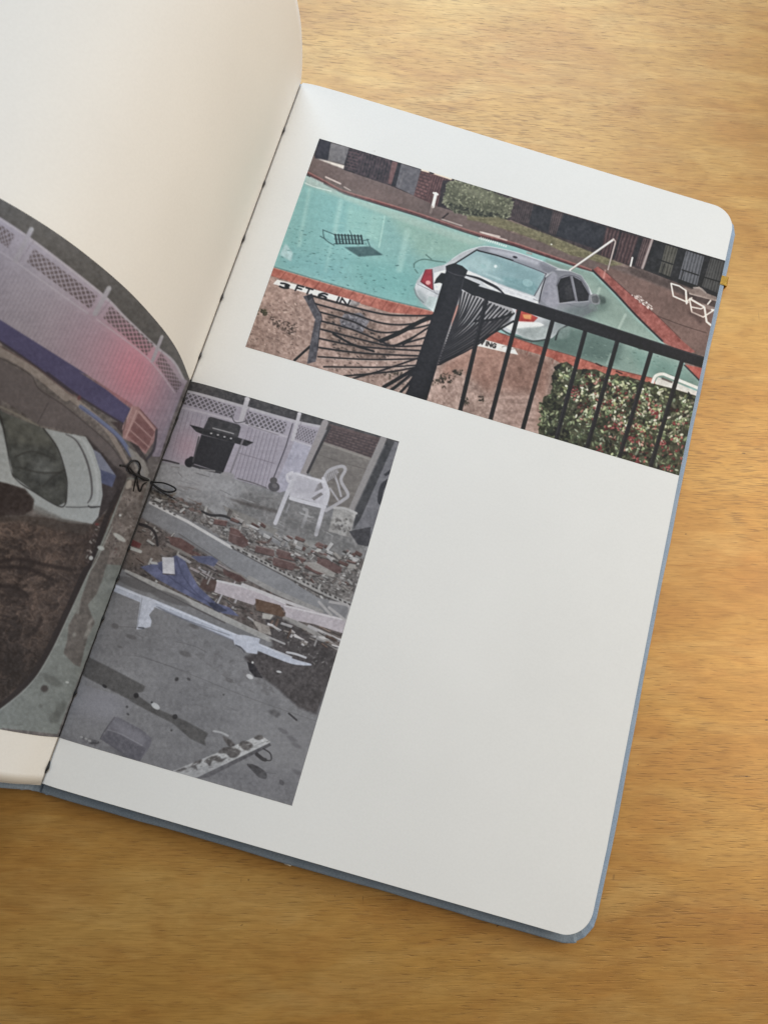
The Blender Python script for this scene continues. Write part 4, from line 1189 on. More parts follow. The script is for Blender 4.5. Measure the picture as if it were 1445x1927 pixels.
# ================================================================= picture 2, right half: the wrecked yard
def paint_yard():
    fill(np.array([(354, 704), (762, 826), (556, 1526), (98, 1394)], float), (118, 117, 120), [(N_FINE, (20, 20, 20)), (N_BIG, (18, 18, 18)), (N_MID, (12, 12, 12))])
    # strip of dark trees on top
    fill(E_((300, 70), (1000, 290), (1385, 405), (1370, 440), (980, 340), (600, 240), (260, 150)), (70, 68, 70), [(N_FINE, (40, 38, 36)), (N_MID, (24, 22, 20))])
    # palings
    fill(E_((275, 135), (410, 172), (600, 228), (860, 300), (985, 330), (930, 440), (900, 560), (770, 662), (700, 640), (460, 570), (150, 495), (240, 240)), (152, 145, 157), [(N_FINE, (14, 14, 14)), (N_BIG, (14, 14, 14))])
    stroke(E_((285, 140), (600, 232), (830, 300), (985, 332)), 5, (164, 160, 166))
    stroke(E_((255, 222), (545, 300), (800, 380)), 4, (166, 160, 168), 0.9, smooth=False)
    lattice(E_((292, 148), (550, 232), (532, 286), (272, 206)), 10, 2.1, (84, 80, 84), 0.95, 0.34)
    lattice(E_((606, 250), (804, 308), (788, 366), (588, 312)), 8, 2.1, (84, 80, 84), 0.95, 0.34)
    lattice(E_((858, 322), (956, 350), (928, 418), (838, 386)), 6.5, 3.2, (98, 94, 100), 0.95, 0.33)
    for i in range(12):
        x = 285 + i * 23
        stroke(E_((x, 244 + i * 6.5), (x - 62, 478 + i * 6.2)), 1.1, (108, 100, 112), 0.6, smooth=False)
    for i in range(9):
        x = 612 + i * 19
        stroke(E_((x, 335 + i * 6), (x - 70, 580 + i * 7.5)), 1.1, (104, 97, 108), 0.7, smooth=False)
    stroke(E_((560, 462), (740, 515)), 1.6, (116, 108, 118), 0.7, smooth=False)
    stroke(E_((610, 322), (760, 372)), 1.4, (112, 106, 114), 0.7, smooth=False)
    glow(E_((300, 430))[0], (30, 34), (170, 132, 142), 0.55, E_((240, 240), (400, 290), (340, 540), (150, 495)))
    for a_, b_, ww in (((604, 190), (572, 300), 9), ((866, 265), (832, 395), 7)):
        stroke(E_(a_, b_), ww, (168, 164, 170), smooth=False)
        blob(E_(a_)[0], ww * .55, ww * .42, .3, (178, 174, 178))
        stroke(E_((a_[0] + 14, a_[1] + 30), (b_[0] + 14, b_[1])), 1.2, (116, 110, 118), .7, smooth=False)
    stroke(E_((832, 315), (798, 430), (716, 640)), 2.2, (78, 74, 82), 0.95, smooth=False)
    fill(E_((842, 402), (932, 432), (900, 560), (850, 640), (770, 660), (760, 590)), (156, 153, 168), FT)
    stroke(E_((842, 400), (932, 430)), 3, (172, 168, 176), .9, smooth=False)
    stroke(E_((150, 490), (180, 492), (258, 514)), 3.4, (48, 44, 46), 0.95)
    # brick corner and concrete wall
    fill(E_((1015, 315), (1280, 388), (1225, 500), (985, 415)), (90, 74, 74), [(N_FINE, (30, 26, 26)), (N_MID, (20, 16, 16))])
    bricks(E_((1015, 330), (1275, 402), (1232, 498), (985, 410)), 7, 7, (62, 54, 58), 0.65, 0.3)
    fill(E_((985, 412), (1222, 492), (1200, 560), (1130, 752), (1020, 740), (915, 560)), (112, 106, 102), [(N_FINE, (20, 20, 18)), (N_HOR, (26, 26, 24))])
    stroke(E_((985, 412), (1100, 450), (1220, 492)), 5, (134, 128, 122), 0.85)
    stroke(E_((960, 470), (1080, 510), (1205, 545)), 1.5, (86, 80, 78), 0.6)
    stroke(E_((995, 310), (940, 440), (885, 570)), 12, (140, 133, 134), smooth=False)
    stroke(E_((1020, 330), (960, 450), (908, 560)), 5, (62, 59, 62), smooth=False)
    stroke(E_((1288, 390), (1130, 745)), 12, (134, 129, 129), smooth=False)
    fill(E_((1308, 396), (1348, 406), (1180, 790), (1135, 850), (1145, 745)), (62, 62, 66), FT, .95, soft=1)
    fill(E_((1345, 404), (1385, 414), (1205, 945), (1130, 870), (1180, 780)), (106, 105, 111), FT)
    fill(E_((1345, 530), (1290, 570), (1300, 580), (1330, 560)), (52, 52, 58))
    fill(E_((1325, 590), (1275, 620), (1258, 700), (1275, 720), (1290, 650)), (54, 54, 60), smooth=True)
    # pale slab
    fill(E_((150, 498), (300, 525), (480, 572), (700, 645), (800, 690), (1000, 780), (1215, 905), (1190, 1075), (900, 960), (600, 840), (380, 740), (110, 615)), (132, 131, 133), [(N_FINE, (32, 32, 32)), (N_MID, (26, 26, 26))])
    fill(E_((600, 640), (900, 700), (1210, 910), (1190, 1080), (800, 900), (500, 760)), (112, 110, 110), [(N_FINE, (44, 42, 42)), (N_MID, (34, 32, 32))], 0.85, soft=5)
    fill(E_((440, 655), (520, 690), (760, 750), (755, 765), (600, 730), (500, 690)), (84, 78, 76), FT, .8, soft=1)
    fill(E_((180, 505), (420, 560), (560, 620), (520, 700), (300, 640), (140, 590)), (150, 149, 152), [(N_FINE, (26, 26, 26))], .7, soft=6)
    for i in range(46):
        t, v_ = rng.random(), rng.random()
        p = np.array((180 + 900 * t, 520 + 330 * t + 150 * v_ - 20))
        stroke(E_(p, p + (rng.uniform(15, 70), rng.uniform(4, 28))), rng.uniform(.7, 2.4), [(158, 157, 158), (96, 93, 93), (112, 104, 100)][i % 3], rng.uniform(.3, .75), soft=1.6)
    # barbecue
    blk = (50, 49, 52)
    fill(E_((408, 282), (420, 278), (560, 318), (572, 330), (556, 388), (384, 336)), (62, 61, 64), FT)
    fill(E_((312, 316), (392, 338), (560, 384), (636, 408), (600, 428), (540, 412), (380, 368), (345, 352)), blk, FT)
    fill(E_((372, 368), (542, 412), (482, 562), (326, 512)), (47, 46, 50), [(N_FINE, (8, 8, 8))])
    stroke(E_((430, 335), (535, 364)), 2, (150, 148, 150), 0.95, smooth=False)
    for p in ((420, 366), (454, 374), (487, 384), (520, 392)):
        blob(E_(p)[0], 3.2, 2.8, 0, (36, 35, 38))
        blob(E_((p[0] + 2, p[1] - 4))[0], 2.2, 1.4, 0, (170, 168, 170))
    blob(E_((312, 509))[0], 9, 9, 0, (44, 43, 47))
    blob(E_((322, 488))[0], 5, 4, 0, (44, 43, 47))
    stroke(E_((330, 524), (400, 545), (470, 560)), 5, (58, 57, 60))
    stroke(E_((370, 545), (440, 552)), 3, (150, 148, 148), 0.7)
    stroke(E_((360, 380), (330, 505)), 3, (72, 71, 74), .9, smooth=False)
    stroke(E_((582, 395), (520, 560)), 3.6, (118, 113, 120), .9, smooth=False)
    stroke(E_((525, 270), (545, 308), (605, 300)), 1.8, (70, 68, 72), .9)
    blob(E_((505, 575))[0], 14, 6, .2, (138, 136, 138), .9)
    stroke(E_((555, 590), (640, 615), (700, 638)), 2.4, (92, 88, 90), .8)
    # garden figure
    blob(E_((738, 632))[0], 11, 9, .3, (82, 78, 82))
    blob(E_((736, 600))[0], 7, 6, .0, (86, 82, 84))
    blob(E_((742, 628))[0], 5, 4, .3, (112, 108, 110), .7)
    # second chair of white plastic, behind
    ch = (176, 173, 181)
    for pts, ww in ((((985, 600), (1010, 555), (1050, 535), (1085, 530), (1096, 550), (1075, 600), (1110, 670), (1085, 700), (1000, 752)), 6), (((1000, 610), (1040, 560), (1060, 560)), 3), (((1045, 580), (1060, 620), (1075, 680)), 4), (((1020, 640), (1060, 700)), 3.4)):
        stroke(E_(*pts), ww, (160, 157, 162), 0.95)
    fill(E_((990, 590), (1030, 548), (1060, 545), (1055, 580), (1000, 610)), (150, 146, 150), FT, .8)
    stripes(E_((1000, 570), (1050, 545), (1065, 580), (1005, 610)), 6, (104, 100, 100), 0.8, 0.3)
    # bucket
    fill(E_((1040, 735), (1152, 765), (1118, 888), (1012, 858)), (142, 139, 137), [(N_FINE, (40, 40, 40)), (N_MID, (60, 60, 58))])
    stroke(E_((1040, 738), (1095, 742), (1152, 766)), 4.5, (164, 161, 160))
    scatter(E_((1050, 780), (1130, 800), (1110, 870), (1030, 850)), 26, [(92, 88, 88), (110, 106, 104)], (1.5, 5), (1, 3), (.5, .9))
    # front chair
    fill(E_((812, 570), (850, 558), (920, 580), (992, 600), (1005, 640), (1000, 700), (985, 728), (900, 700), (815, 680), (828, 630)), ch, FT)
    fill(E_((940, 660), (958, 620), (975, 610), (985, 640)), (112, 107, 108), FT, .9)
    fill(E_((925, 690), (975, 660), (985, 672), (940, 702)), (112, 107, 108), FT, .9)
    stroke(E_((830, 560), (805, 575), (812, 605), (835, 600)), 5.5, (184, 181, 188))
    stroke(E_((828, 612), (790, 700), (745, 815)), [9, 8, 7.5], (178, 176, 183), smooth=False)
    stroke(E_((1008, 650), (990, 725), (950, 872)), [7, 8, 7.5], (178, 176, 183), smooth=False)
    stroke(E_((985, 590), (1012, 660), (1000, 720)), 5.5, (182, 180, 187))
    stroke(E_((822, 690), (900, 712), (992, 735)), 7, (184, 182, 189))
    stroke(E_((890, 745), (905, 760), (880, 835)), 6, (150, 148, 150), .9)
    stroke(E_((815, 720), (800, 760)), 3, (140, 138, 142), .8)
    fill(E_((850, 585), (960, 612), (970, 640), (930, 690), (830, 660)), (158, 155, 164), None, .6, soft=5)
    stroke(E_((845, 565), (920, 588), (990, 608)), 3, (194, 192, 198), .8, soft=2)
    fill(E_((760, 815), (960, 880), (1010, 860), (880, 800)), (84, 82, 82), None, .4, soft=5)
    # rubble of the broken kerb
    rub = np.concatenate([E_((110, 620), (200, 680), (380, 725), (480, 800), (640, 850), (760, 930), (1000, 960), (1190, 1000)), F_((1420, 120), (1350, 320), (1200, 300), (900, 110), (690, -20)), E_((110, 700))])
    fill(rub, (106, 101, 99), [(N_FINE, (90, 88, 86)), (N_MID, (60, 58, 56))], 0.95, soft=1.5)
    scatter(rub, 560, [(150, 148, 146), (80, 75, 74), (132, 128, 126), (66, 62, 62), (168, 166, 164), (110, 102, 98)], (1.2, 5), (.7, 2), (.5, .95), (0, .9))
    scatter(E_((200, 670), (380, 715), (370, 765), (210, 730)), 60, [(112, 92, 86), (96, 78, 74), (84, 74, 72)], (2, 5), (1, 2), (.6, .9), (0, .8))
    debris(rub, 120, [(140, 138, 136), (120, 114, 110), (98, 78, 74), (156, 154, 152), (84, 78, 76), (110, 100, 96)], (4, 15), (2, 5))
    stroke(E_((375, 755), (420, 775), (480, 778), (540, 800), (602, 832)), [3.5, 5, 5, 5, 3], (54, 51, 53))
    red = (98, 72, 69)
    for q in (((440, 795), (505, 805), (498, 832), (432, 820)), ((520, 835), (560, 850), (610, 905), (595, 935), (510, 890)), ((650, 930), (740, 955), (735, 985), (640, 960)), ((750, 950), (800, 965), (850, 1010), (760, 990)), ((730, 1000), (840, 1030), (830, 1055), (735, 1030)), ((860, 985), (900, 1000), (880, 1020)), ((960, 985), (1080, 1040), (1060, 1070), (950, 1030)), ((910, 1010), (1010, 1070), (960, 1075), (890, 1040))):
        fill(E_(*q), red, [(N_FINE, (34, 28, 28)), (N_MID, (24, 20, 20))])
        stroke(E_(q[0], q[1]), 1.4, (140, 112, 106), .7)
        stroke(E_(q[-1], q[-2]), 1.6, (56, 50, 50), .7)
    for q, c_ in ((((820, 890), (960, 905), (960, 960), (880, 970), (800, 930)), (124, 122, 120)), (((960, 925), (985, 930), (965, 975), (940, 960)), (168, 166, 162)), (((1060, 1010), (1150, 1025), (1150, 1045), (1080, 1035)), (146, 142, 138)), (((480, 725), (640, 790), (760, 850), (740, 870), (520, 790)), (122, 118, 114)), (((600, 820), (650, 828), (640, 850), (600, 845)), (150, 150, 150))):
        fill(E_(*q), c_, FT, .9)
    fill(F_((1340, 0), (1440, -20), (1430, 70), (1380, 60)), (66, 65, 70), FT)
    for q in (((800, 10), (850, 25), (890, 60), (860, 75), (795, 45)), ((920, 65), (1000, 85), (1005, 112), (920, 95)), ((1000, 118), (1100, 148), (1090, 175), (995, 145)), ((1195, 118), (1240, 125), (1310, 165), (1300, 192), (1210, 160)), ((1015, 80), (1080, 100), (1070, 118), (1010, 105))):
        fill(F_(*q), (96, 74, 72), FT)
        stroke(F_(q[0], q[1]), 1.3, (136, 112, 108), .7)
    for q in (((1130, 140), (1190, 140), (1280, 190), (1270, 210), (1180, 175)), ((1300, 135), (1370, 155), (1372, 172), (1300, 158))):
        fill(F_(*q), (142, 138, 134), FT, .9)
    # kerb
    fill(np.concatenate([E_((100, 705), (300, 800), (525, 935)), F_((815, 75), (1000, 175), (1215, 310), (1198, 355), (1000, 275), (860, 205), (700, 95), (560, 5)), E_((90, 800), (70, 770))]), (124, 124, 128), [(N_FINE, (16, 16, 16)), (N_MID, (14, 14, 14))])
    stroke(np.concatenate([E_((110, 708), (200, 755), (300, 805), (525, 938))]), 5.4, (182, 180, 180), smooth=False)
    for i in range(5):
        blob(E_((130 + i * 28 + rng.uniform(-8, 8), 715 + i * 14))[0], 3, 1.6, .4, (70, 66, 66), .8)
    stroke(F_((812, 66), (1000, 165), (1200, 268), (1345, 330)), 6.5, (146, 143, 141), tex=FT, smooth=False)
    for i in range(26):
        t = (i + rng.uniform(-.2, .2)) / 25
        p = np.array((818 + 525 * t, 72 + 258 * t))
        fill(F_(p + (-7, -6), p + (5, -1), p + (7, 8), p + (-5, 4)), (60, 56, 56), None, .9)
    stroke(F_((816, 78), (1000, 178), (1200, 282), (1340, 342)), 2.2, (72, 68, 68), .7, smooth=False)
    stroke(F_((1200, 355), (1000, 275), (860, 205), (700, 95), (570, 10)), 2, (84, 80, 80), .6)
    # soil, left
    soil = np.concatenate([E_((60, 780), (150, 830), (300, 920), (420, 985)), F_((560, 20), (700, 110), (870, 215), (1190, 350), (1320, 440), (1300, 560), (980, 480), (760, 380), (560, 280), (330, 180), (300, 160), (380, -10))])
    fill(soil, (92, 83, 80), [(N_FINE, (60, 56, 54)), (N_MID, (44, 40, 38))], 0.95, soft=1)
    fill(np.concatenate([E_((60, 790), (140, 900)), F_((400, 60), (560, 80), (440, 150), (330, 160), (340, 40))]), (108, 96, 90), FT, 0.8, soft=3)
    scatter(soil, 260, [(66, 60, 60), (120, 112, 108), (80, 66, 64), (58, 54, 56)], (1.2, 5), (.6, 1.8), (.4, .9), (0, .9))
    debris(soil, 70, [(132, 128, 124), (104, 84, 78), (84, 76, 74), (150, 148, 146), (96, 90, 88)], (5, 20), (1.6, 4.5), (.2, .7))
    stroke(E_((50, 812), (110, 835), (140, 870), (152, 925)), 5, (54, 50, 52))
    for q in (((205, 880), (270, 890), (340, 935), (320, 965), (220, 925)), ((270, 945), (350, 960), (380, 985), (300, 975))):
        fill(E_(*q), (98, 72, 69), FT)
    fill(np.concatenate([F_((330, 20), (400, 55), (390, 75), (345, 60))]), (110, 62, 62), FT)
    stroke(F_((335, 68), (395, 90)), 6, (164, 164, 160))
    for pts, ww in ((((520, 60), (600, 100), (660, 130)), 5), (((640, 110), (780, 180), (860, 230)), 5), (((700, 130), (760, 140)), 4), (((780, 170), (850, 200), (880, 225)), 6)):
        stroke(F_(*pts), ww, (122, 116, 112), .9, smooth=False)
    fill(F_((770, 170), (850, 200), (880, 225), (840, 230), (775, 195)), (88, 66, 64), FT)
    fill(F_((680, 215), (745, 222), (735, 270), (700, 275), (665, 250)), (84, 66, 62), FT)
    debris(F_((560, 60), (900, 220), (1300, 420), (1290, 520), (1000, 470), (820, 380), (700, 300), (620, 180)), 40, [(156, 152, 154), (128, 122, 120), (110, 92, 84), (170, 166, 170), (90, 82, 80), (142, 132, 134)], (10, 34), (2, 5.5), (.25, .62))
    debris(E_((480, 740), (760, 850), (1000, 930), (1180, 960), (1180, 1060), (900, 960), (600, 860)), 60, [(152, 150, 150), (124, 118, 114), (104, 78, 74), (96, 70, 66), (140, 136, 134), (88, 82, 80)], (7, 20), (3, 7), (.2, .7))
    # blue tarpaulin
    blu = (88, 92, 124)
    fill(F_((395, 160), (480, 140), (560, 108), (600, 135), (625, 190), (660, 250), (740, 325), (800, 345), (845, 385), (770, 372), (690, 330), (580, 275), (470, 215)), blu, [(N_FINE, (16, 16, 20)), (N_MID, (40, 40, 50))])
    fill(F_((625, 112), (720, 112), (750, 132), (730, 160), (660, 140)), (86, 90, 120), FT, .95)
    for pts in (((560, 120), (590, 200), (650, 280), (740, 345)), ((480, 165), (560, 230), (680, 310)), ((540, 130), (560, 200))):
        stroke(F_(*pts), 2.4, (64, 66, 94), .6, soft=2)
    fill(F_((700, 320), (740, 325), (790, 360), (740, 370)), (56, 58, 74), FT, .8)
    fill(F_((494, 116), (548, 118), (553, 194), (498, 190)), (180, 179, 186), FT)
    stroke(F_((498, 192), (552, 197)), 2, (78, 72, 74), .9)
    fill(F_((436, 135), (470, 138), (478, 150), (445, 148)), (160, 160, 160), FT)
    # beams and boards
    stroke(F_((325, 175), (480, 250), (800, 405), (985, 490)), [4, 9, 11, 10], (150, 148, 146), tex=FT)
    stroke(F_((330, 190), (480, 268), (780, 415)), 2.5, (76, 70, 70), .7, smooth=False)
    fill(F_((745, 222), (860, 250), (980, 290), (1060, 330), (1040, 345), (930, 310), (910, 335), (732, 276)), (168, 158, 164), FT)
    stroke(F_((745, 224), (900, 262), (1050, 325)), 4, (186, 184, 186), .9)
    stroke(F_((890, 212), (1000, 270), (1215, 365)), 9, (136, 133, 132), tex=FT, smooth=False)
    stroke(F_((860, 242), (1060, 320), (1180, 365)), 6, (176, 172, 174), smooth=False)
    fill(F_((918, 305), (1030, 335), (1055, 392), (920, 358)), (96, 73, 60), FT)
    fill(F_((1035, 332), (1120, 345), (1330, 400), (1312, 462), (1180, 420), (1050, 395), (1055, 370)), (166, 157, 163), FT)
    stroke(F_((1050, 338), (1250, 385), (1325, 402)), 3, (188, 184, 186), .9)
    stroke(F_((1050, 395), (1150, 440), (1290, 530)), 9, (138, 134, 132), tex=FT)
    stroke(F_((1160, 430), (1300, 495)), 6, (158, 154, 156), smooth=False)
    stroke(F_((1030, 466), (1180, 478), (1300, 490)), 4.4, (176, 172, 172))
    for pts in (((1205, 320), (1260, 380)), ((1250, 345), (1320, 400)), ((1255, 320), (1340, 340), (1330, 400))):
        stroke(F_(*pts), 5, (156, 152, 152), .9)
    # dark earth, right
    fill(np.concatenate([F_((960, 380), (1050, 400), (1130, 450), (1285, 540), (1300, 560)), G_((1330, 190), (1290, 300), (1210, 270), (1110, 180), (1040, 130), (960, 40)), F_((1000, 520), (960, 430))]), (72, 67, 68), [(N_FINE, (40, 38, 38)), (N_MID, (24, 22, 22))], 0.95, soft=2)
    scatter(F_((960, 400), (1290, 550), (1270, 640), (1000, 560)), 80, [(104, 100, 100), (56, 52, 54), (130, 128, 126)], (1, 3.4), (.6, 1.4), (.4, .85))
    debris(F_((860, 380), (1290, 470), (1300, 540), (1000, 500)), 34, [(150, 146, 146), (120, 112, 108), (100, 80, 72), (168, 164, 166)], (6, 24), (2, 5), (.2, .6))
    fill(F_((900, 400), (980, 430), (990, 470), (940, 460)), (148, 140, 134), [(N_FINE, (60, 60, 60))], .9)
    fill(F_((950, 370), (1000, 380), (985, 400), (948, 395)), (164, 160, 154), FT, .9)
    # ground below, damp patches
    wet = np.concatenate([F_((560, 440), (680, 480), (800, 560), (900, 620), (980, 680)), G_((1120, 240), (1060, 230), (900, 150), (780, 60), (700, 0)), F_((560, 480))])
    M, sl = poly_mask(wet)
    blend(M * np.clip((N_MID[sl] + N_BIG[sl] * .5 - .03) * 6, 0, 1), sl, (94, 92, 94), FT, .55)
    for p, rx, ry in (((280, 428), 8, 5), ((355, 478), 10, 4), ((600, 555), 12, 5), ((640, 430), 10, 4), ((800, 675), 8, 4), ((300, 522), 5, 2), ((560, 670), 4, 4), ((530, 300), 40, 9), ((380, 240), 40, 9)):
        blob(F_(p)[0], rx, ry, .35, (88, 85, 86), .7, 2.5)
    for pts in (((370, 560), (500, 600), (620, 640)), ((560, 500), (640, 520), (700, 550)), ((300, 430), (420, 440))):
        stroke(F_(*pts), 1.1, (86, 84, 86), .6)
    stroke(G_((460, 20), (620, 80), (800, 150), (1000, 230), (1290, 330)), 1.1, (88, 86, 88), .55)
    for i in range(60):
        t, v_ = rng.random(), rng.random()
        p = np.array((330 + 560 * t - 150 * v_, 380 + 190 * t + 330 * v_))
        stroke(F_(p, p + (rng.uniform(20, 90), rng.uniform(6, 34))), rng.uniform(.6, 2.2), [(128, 127, 130), (100, 98, 100), (110, 108, 110)][i % 3], rng.uniform(.2, .5), soft=2)
    fill(G_((150, 150), (420, 260), (380, 330), (200, 300), (130, 240)), (134, 133, 140), None, .6, soft=10)
    fill(G_((900, 330), (1270, 350), (1200, 600), (1000, 640), (1000, 450)), (124, 123, 126), None, .5, soft=10)
    # white plastic rail
    stroke(F_((268, 250), (400, 305), (470, 330), (830, 482), (1000, 555), (1090, 590), (1168, 604)), [14, 14, 13, 13, 12, 10, 3], (166, 171, 186), tex=FT)
    stroke(F_((265, 240), (400, 294), (480, 325), (830, 470), (1080, 570)), 3.4, (190, 194, 206), .8)
    stroke(F_((480, 345), (620, 410), (830, 500)), 2.6, (112, 114, 126), .7)
    stroke(F_((470, 340), (560, 385), (800, 470)), 1.4, (96, 98, 108), .7)
    fill(F_((400, 288), (468, 312), (458, 352), (436, 378), (448, 405), (442, 432), (405, 442), (378, 444)), (176, 180, 194), FT)
    stroke(F_((388, 436), (412, 438)), 2.6, (64, 64, 72), .9)
    stroke(F_((404, 300), (382, 435)), 1.5, (118, 120, 132), .7)
    fill(F_((815, 468), (870, 470), (938, 486), (925, 556), (880, 550), (850, 520), (822, 512)), (172, 176, 190), FT)
    stroke(F_((830, 515), (856, 530), (868, 548)), 2.2, (78, 78, 86), .9)
    stroke(F_((1060, 548), (1100, 556), (1145, 572)), 4, (172, 172, 178))
    stroke(F_((980, 480), (1050, 510)), 3.4, (150, 148, 150), smooth=False)
    # torn dark piece and crumbs
    fill(F_((880, 590), (915, 605), (950, 665), (915, 660), (890, 630)), (50, 48, 52), FT)
    blob(F_((892, 658))[0], 7, 4, .5, (178, 178, 180)); blob(F_((1024, 636))[0], 5, 2, .2, (170, 170, 172)); blob(F_((905, 594))[0], 2, 2, 0, (190, 190, 190))
    # long dark damp strip
    fill(G_((255, 40), (340, 80), (515, 172), (505, 196), (470, 205), (560, 270), (700, 330), (800, 385), (785, 415), (790, 442), (720, 410), (640, 340), (540, 290), (470, 252), (400, 210), (215, 118)), (84, 82, 82), [(N_FINE, (20, 20, 20)), (N_MID, (14, 14, 14))], .97, soft=.5)
    for p, rx, ry, c_ in (((474, 214), 5, 5, (46, 44, 46)), ((562, 262), 9, 5, (176, 178, 180)), ((650, 310), 5, 5, (54, 52, 54)), ((330, 172), 5, 3, (50, 48, 50)), ((545, 245), 2, 2, (50, 50, 50)), ((658, 140), 3, 4, (62, 60, 62)), ((712, 140), 4, 2.5, (76, 74, 76)), ((432, 265), 2.4, 2.4, (58, 56, 58)), ((436, 298), 3, 2, (70, 68, 70)), ((634, 372), 2, 2, (70, 68, 70)), ((870, 210), 2, 2, (80, 80, 80))):
        blob(G_(p)[0], rx, ry, .6, c_, .92)
    # concrete block
    fill(G_((100, 395), (300, 420), (500, 520), (260, 440)), (96, 95, 100), FT, .5, soft=3)
    fill(G_((376, 312), (390, 310), (500, 370), (545, 408), (540, 440), (490, 512), (430, 490), (310, 412), (330, 370)), (104, 102, 110), FT)
    fill(G_((345, 372), (380, 376), (470, 425), (520, 455), (490, 512), (430, 490), (312, 412)), (92, 90, 98), FT)
    fill(G_((360, 330), (400, 330), (520, 400), (500, 435), (400, 385)), (122, 120, 128), None, .8, soft=4)
    fill(G_((330, 420), (430, 490), (500, 520), (440, 520)), (66, 64, 70), None, .6, soft=3)
    stroke(G_((345, 370), (400, 387), (500, 440)), 2.4, (138, 136, 142), .6, soft=3)
    stroke(G_((376, 312), (330, 375), (310, 412)), 1.8, (76, 74, 80), .8)
    fill(G_((220, 395), (300, 420), (290, 445), (230, 420)), (96, 94, 98), [(N_FINE, (80, 80, 80))], .8)
    for p in ((245, 410), (262, 420), (225, 402)):
        blob(G_(p)[0], 3, 2, .3, (150, 150, 150), .8)
    stroke(G_((270, 430), (298, 430), (302, 425)), 3, (64, 62, 66), .8)
    glow(G_((330, 230))[0], (44, 36), (132, 131, 140), .6, G_((120, 130), (480, 240), (420, 320), (300, 400), (120, 390)))
    # board with torn paper
    fill(G_((638, 556), (850, 470), (1035, 392), (1050, 402), (1082, 424), (1060, 440), (780, 582), (740, 590)), (170, 170, 171), FT)
    fill(G_((740, 590), (1078, 428), (1086, 440), (800, 585)), (82, 80, 84), FT, .9)
    stroke(G_((735, 560), (1065, 420)), 2, (140, 140, 142), .7, smooth=False)
    for q in (((652, 556), (690, 540), (704, 546), (672, 558)), ((722, 536), (738, 515), (772, 503), (764, 522), (748, 528), (752, 552), (738, 546)), ((782, 512), (812, 490), (846, 486), (862, 500), (884, 494), (858, 516), (822, 508), (808, 534), (796, 522)),
              ((846, 474), (866, 452), (900, 448), (944, 462), (938, 486), (905, 498), (880, 478)), ((938, 436), (958, 420), (990, 426), (1004, 444), (972, 462), (950, 450)), ((1006, 406), (1034, 392), (1050, 404), (1030, 416)), ((866, 400), (882, 402), (922, 436), (898, 446), (876, 424))):
        fill(G_(*q), (80, 75, 74), [(N_FINE, (60, 60, 60))], .85, smooth=True, soft=.5)
    scatter(G_((650, 555), (850, 475), (1040, 396), (1072, 424), (760, 580)), 60, [(128, 126, 124), (100, 96, 94), (184, 184, 184)], (1, 5), (.6, 1.4), (.3, .7), (-.6, 0))
    stroke(G_((825, 375), (860, 382), (890, 396)), 3.6, (158, 158, 160))
    for pts, ww in ((((1020, 480), (1045, 500), (1058, 505)), 7), (((1050, 455), (1080, 475), (1085, 505), (1060, 508)), 2.4), (((1165, 295), (1200, 325)), 3.5)):
        stroke(G_(*pts), ww, (58, 56, 58), .92)
    fill(G_((975, 525), (1010, 528), (1060, 560), (1062, 590), (1030, 585), (1005, 560)), (62, 60, 62), FT, smooth=True)
    stroke(G_((1062, 562), (1105, 568)), 1.2, (80, 78, 80), .8)
    blob(G_((1132, 608))[0], 6, 4, .9, (64, 62, 64))
    fill(G_((1065, 285), (1100, 275), (1130, 300), (1110, 315)), (88, 86, 88), FT, .9, soft=1)
    for p in ((1180, 410), (1200, 440), (1140, 375), (1200, 560)):
        blob(G_(p)[0], 10, 4, .5, (94, 92, 96), .7, 3)
    fill(G_((500, 520), (1180, 712), (1230, 560), (900, 540)), (104, 103, 108), FT, .55, soft=14)


if True:
    paint_flood()
    IMG_LEFT = IMG.copy()
    paint_yard()
    paint_pool()


def _soften(img):
    k = np.array([0.25, 0.5, 0.25], np.float32)
    for ax in (0, 1):
        p = np.pad(img, [(1, 1) if a == ax else (0, 0) for a in range(3)], mode='edge')
        sl0 = [slice(None)] * 3
        parts = []
        for o in range(3):
            s_ = list(sl0)
            s_[ax] = slice(o, o + img.shape[ax])
            parts.append(p[tuple(s_)] * k[o])
        img = parts[0] + parts[1] + parts[2]
    return img


# photographic tone: muted print inks, slightly uneven, then lens softness and grain
tone = 1 + np.roll(N_BIG, 77, 1) * 0.06 + np.roll(N_FINE, 19, 1) * 0.09


def _wide(a, r):
    r = int(r * SCL)
    for ax in (0, 1):
        for _ in range(2):
            p = np.pad(a, [(r + 1, r) if k == ax else (0, 0) for k in (0, 1)], mode='edge').astype(np.float64)
            c = np.cumsum(p, axis=ax)
            n_ = a.shape[ax]
            a = (np.take(c, range(2 * r + 1, 2 * r + 1 + n_), axis=ax) - np.take(c, range(0, n_), axis=ax)) / (2 * r + 1)
    return a.astype(np.float32)


def develop(img, punch=1.0, gain=1.0, contrast=1.05):
    img = _soften(img)
    lum = (img * np.array((0.3, 0.59, 0.11), np.float32)).sum(-1)
    # local contrast of a phone picture
    img = img + (0.34 * (lum - _wide(lum, 13)) + 0.28 * (lum - _wide(lum, 3)))[..., None] * punch
    img = (112 + (img - 112) * contrast) * gain
    lum = (img * np.array((0.3, 0.59, 0.11), np.float32)).sum(-1, keepdims=True)
    img = (lum + (img - lum) * 0.80) * tone[..., None]
    img = img + (N_SPK[..., None] * 4 + rng.normal(0, 1.6, img.shape[:2])[..., None]).astype(np.float32)
    return np.clip(img, 6, 250)


IMG_YARD = develop(IMG, 0.28, 0.94, 1.0)
IMG_LEFT = _soften(_soften(develop(IMG_LEFT, 0.3, 0.93, 0.98)))
IMG = develop(IMG, 0.9)


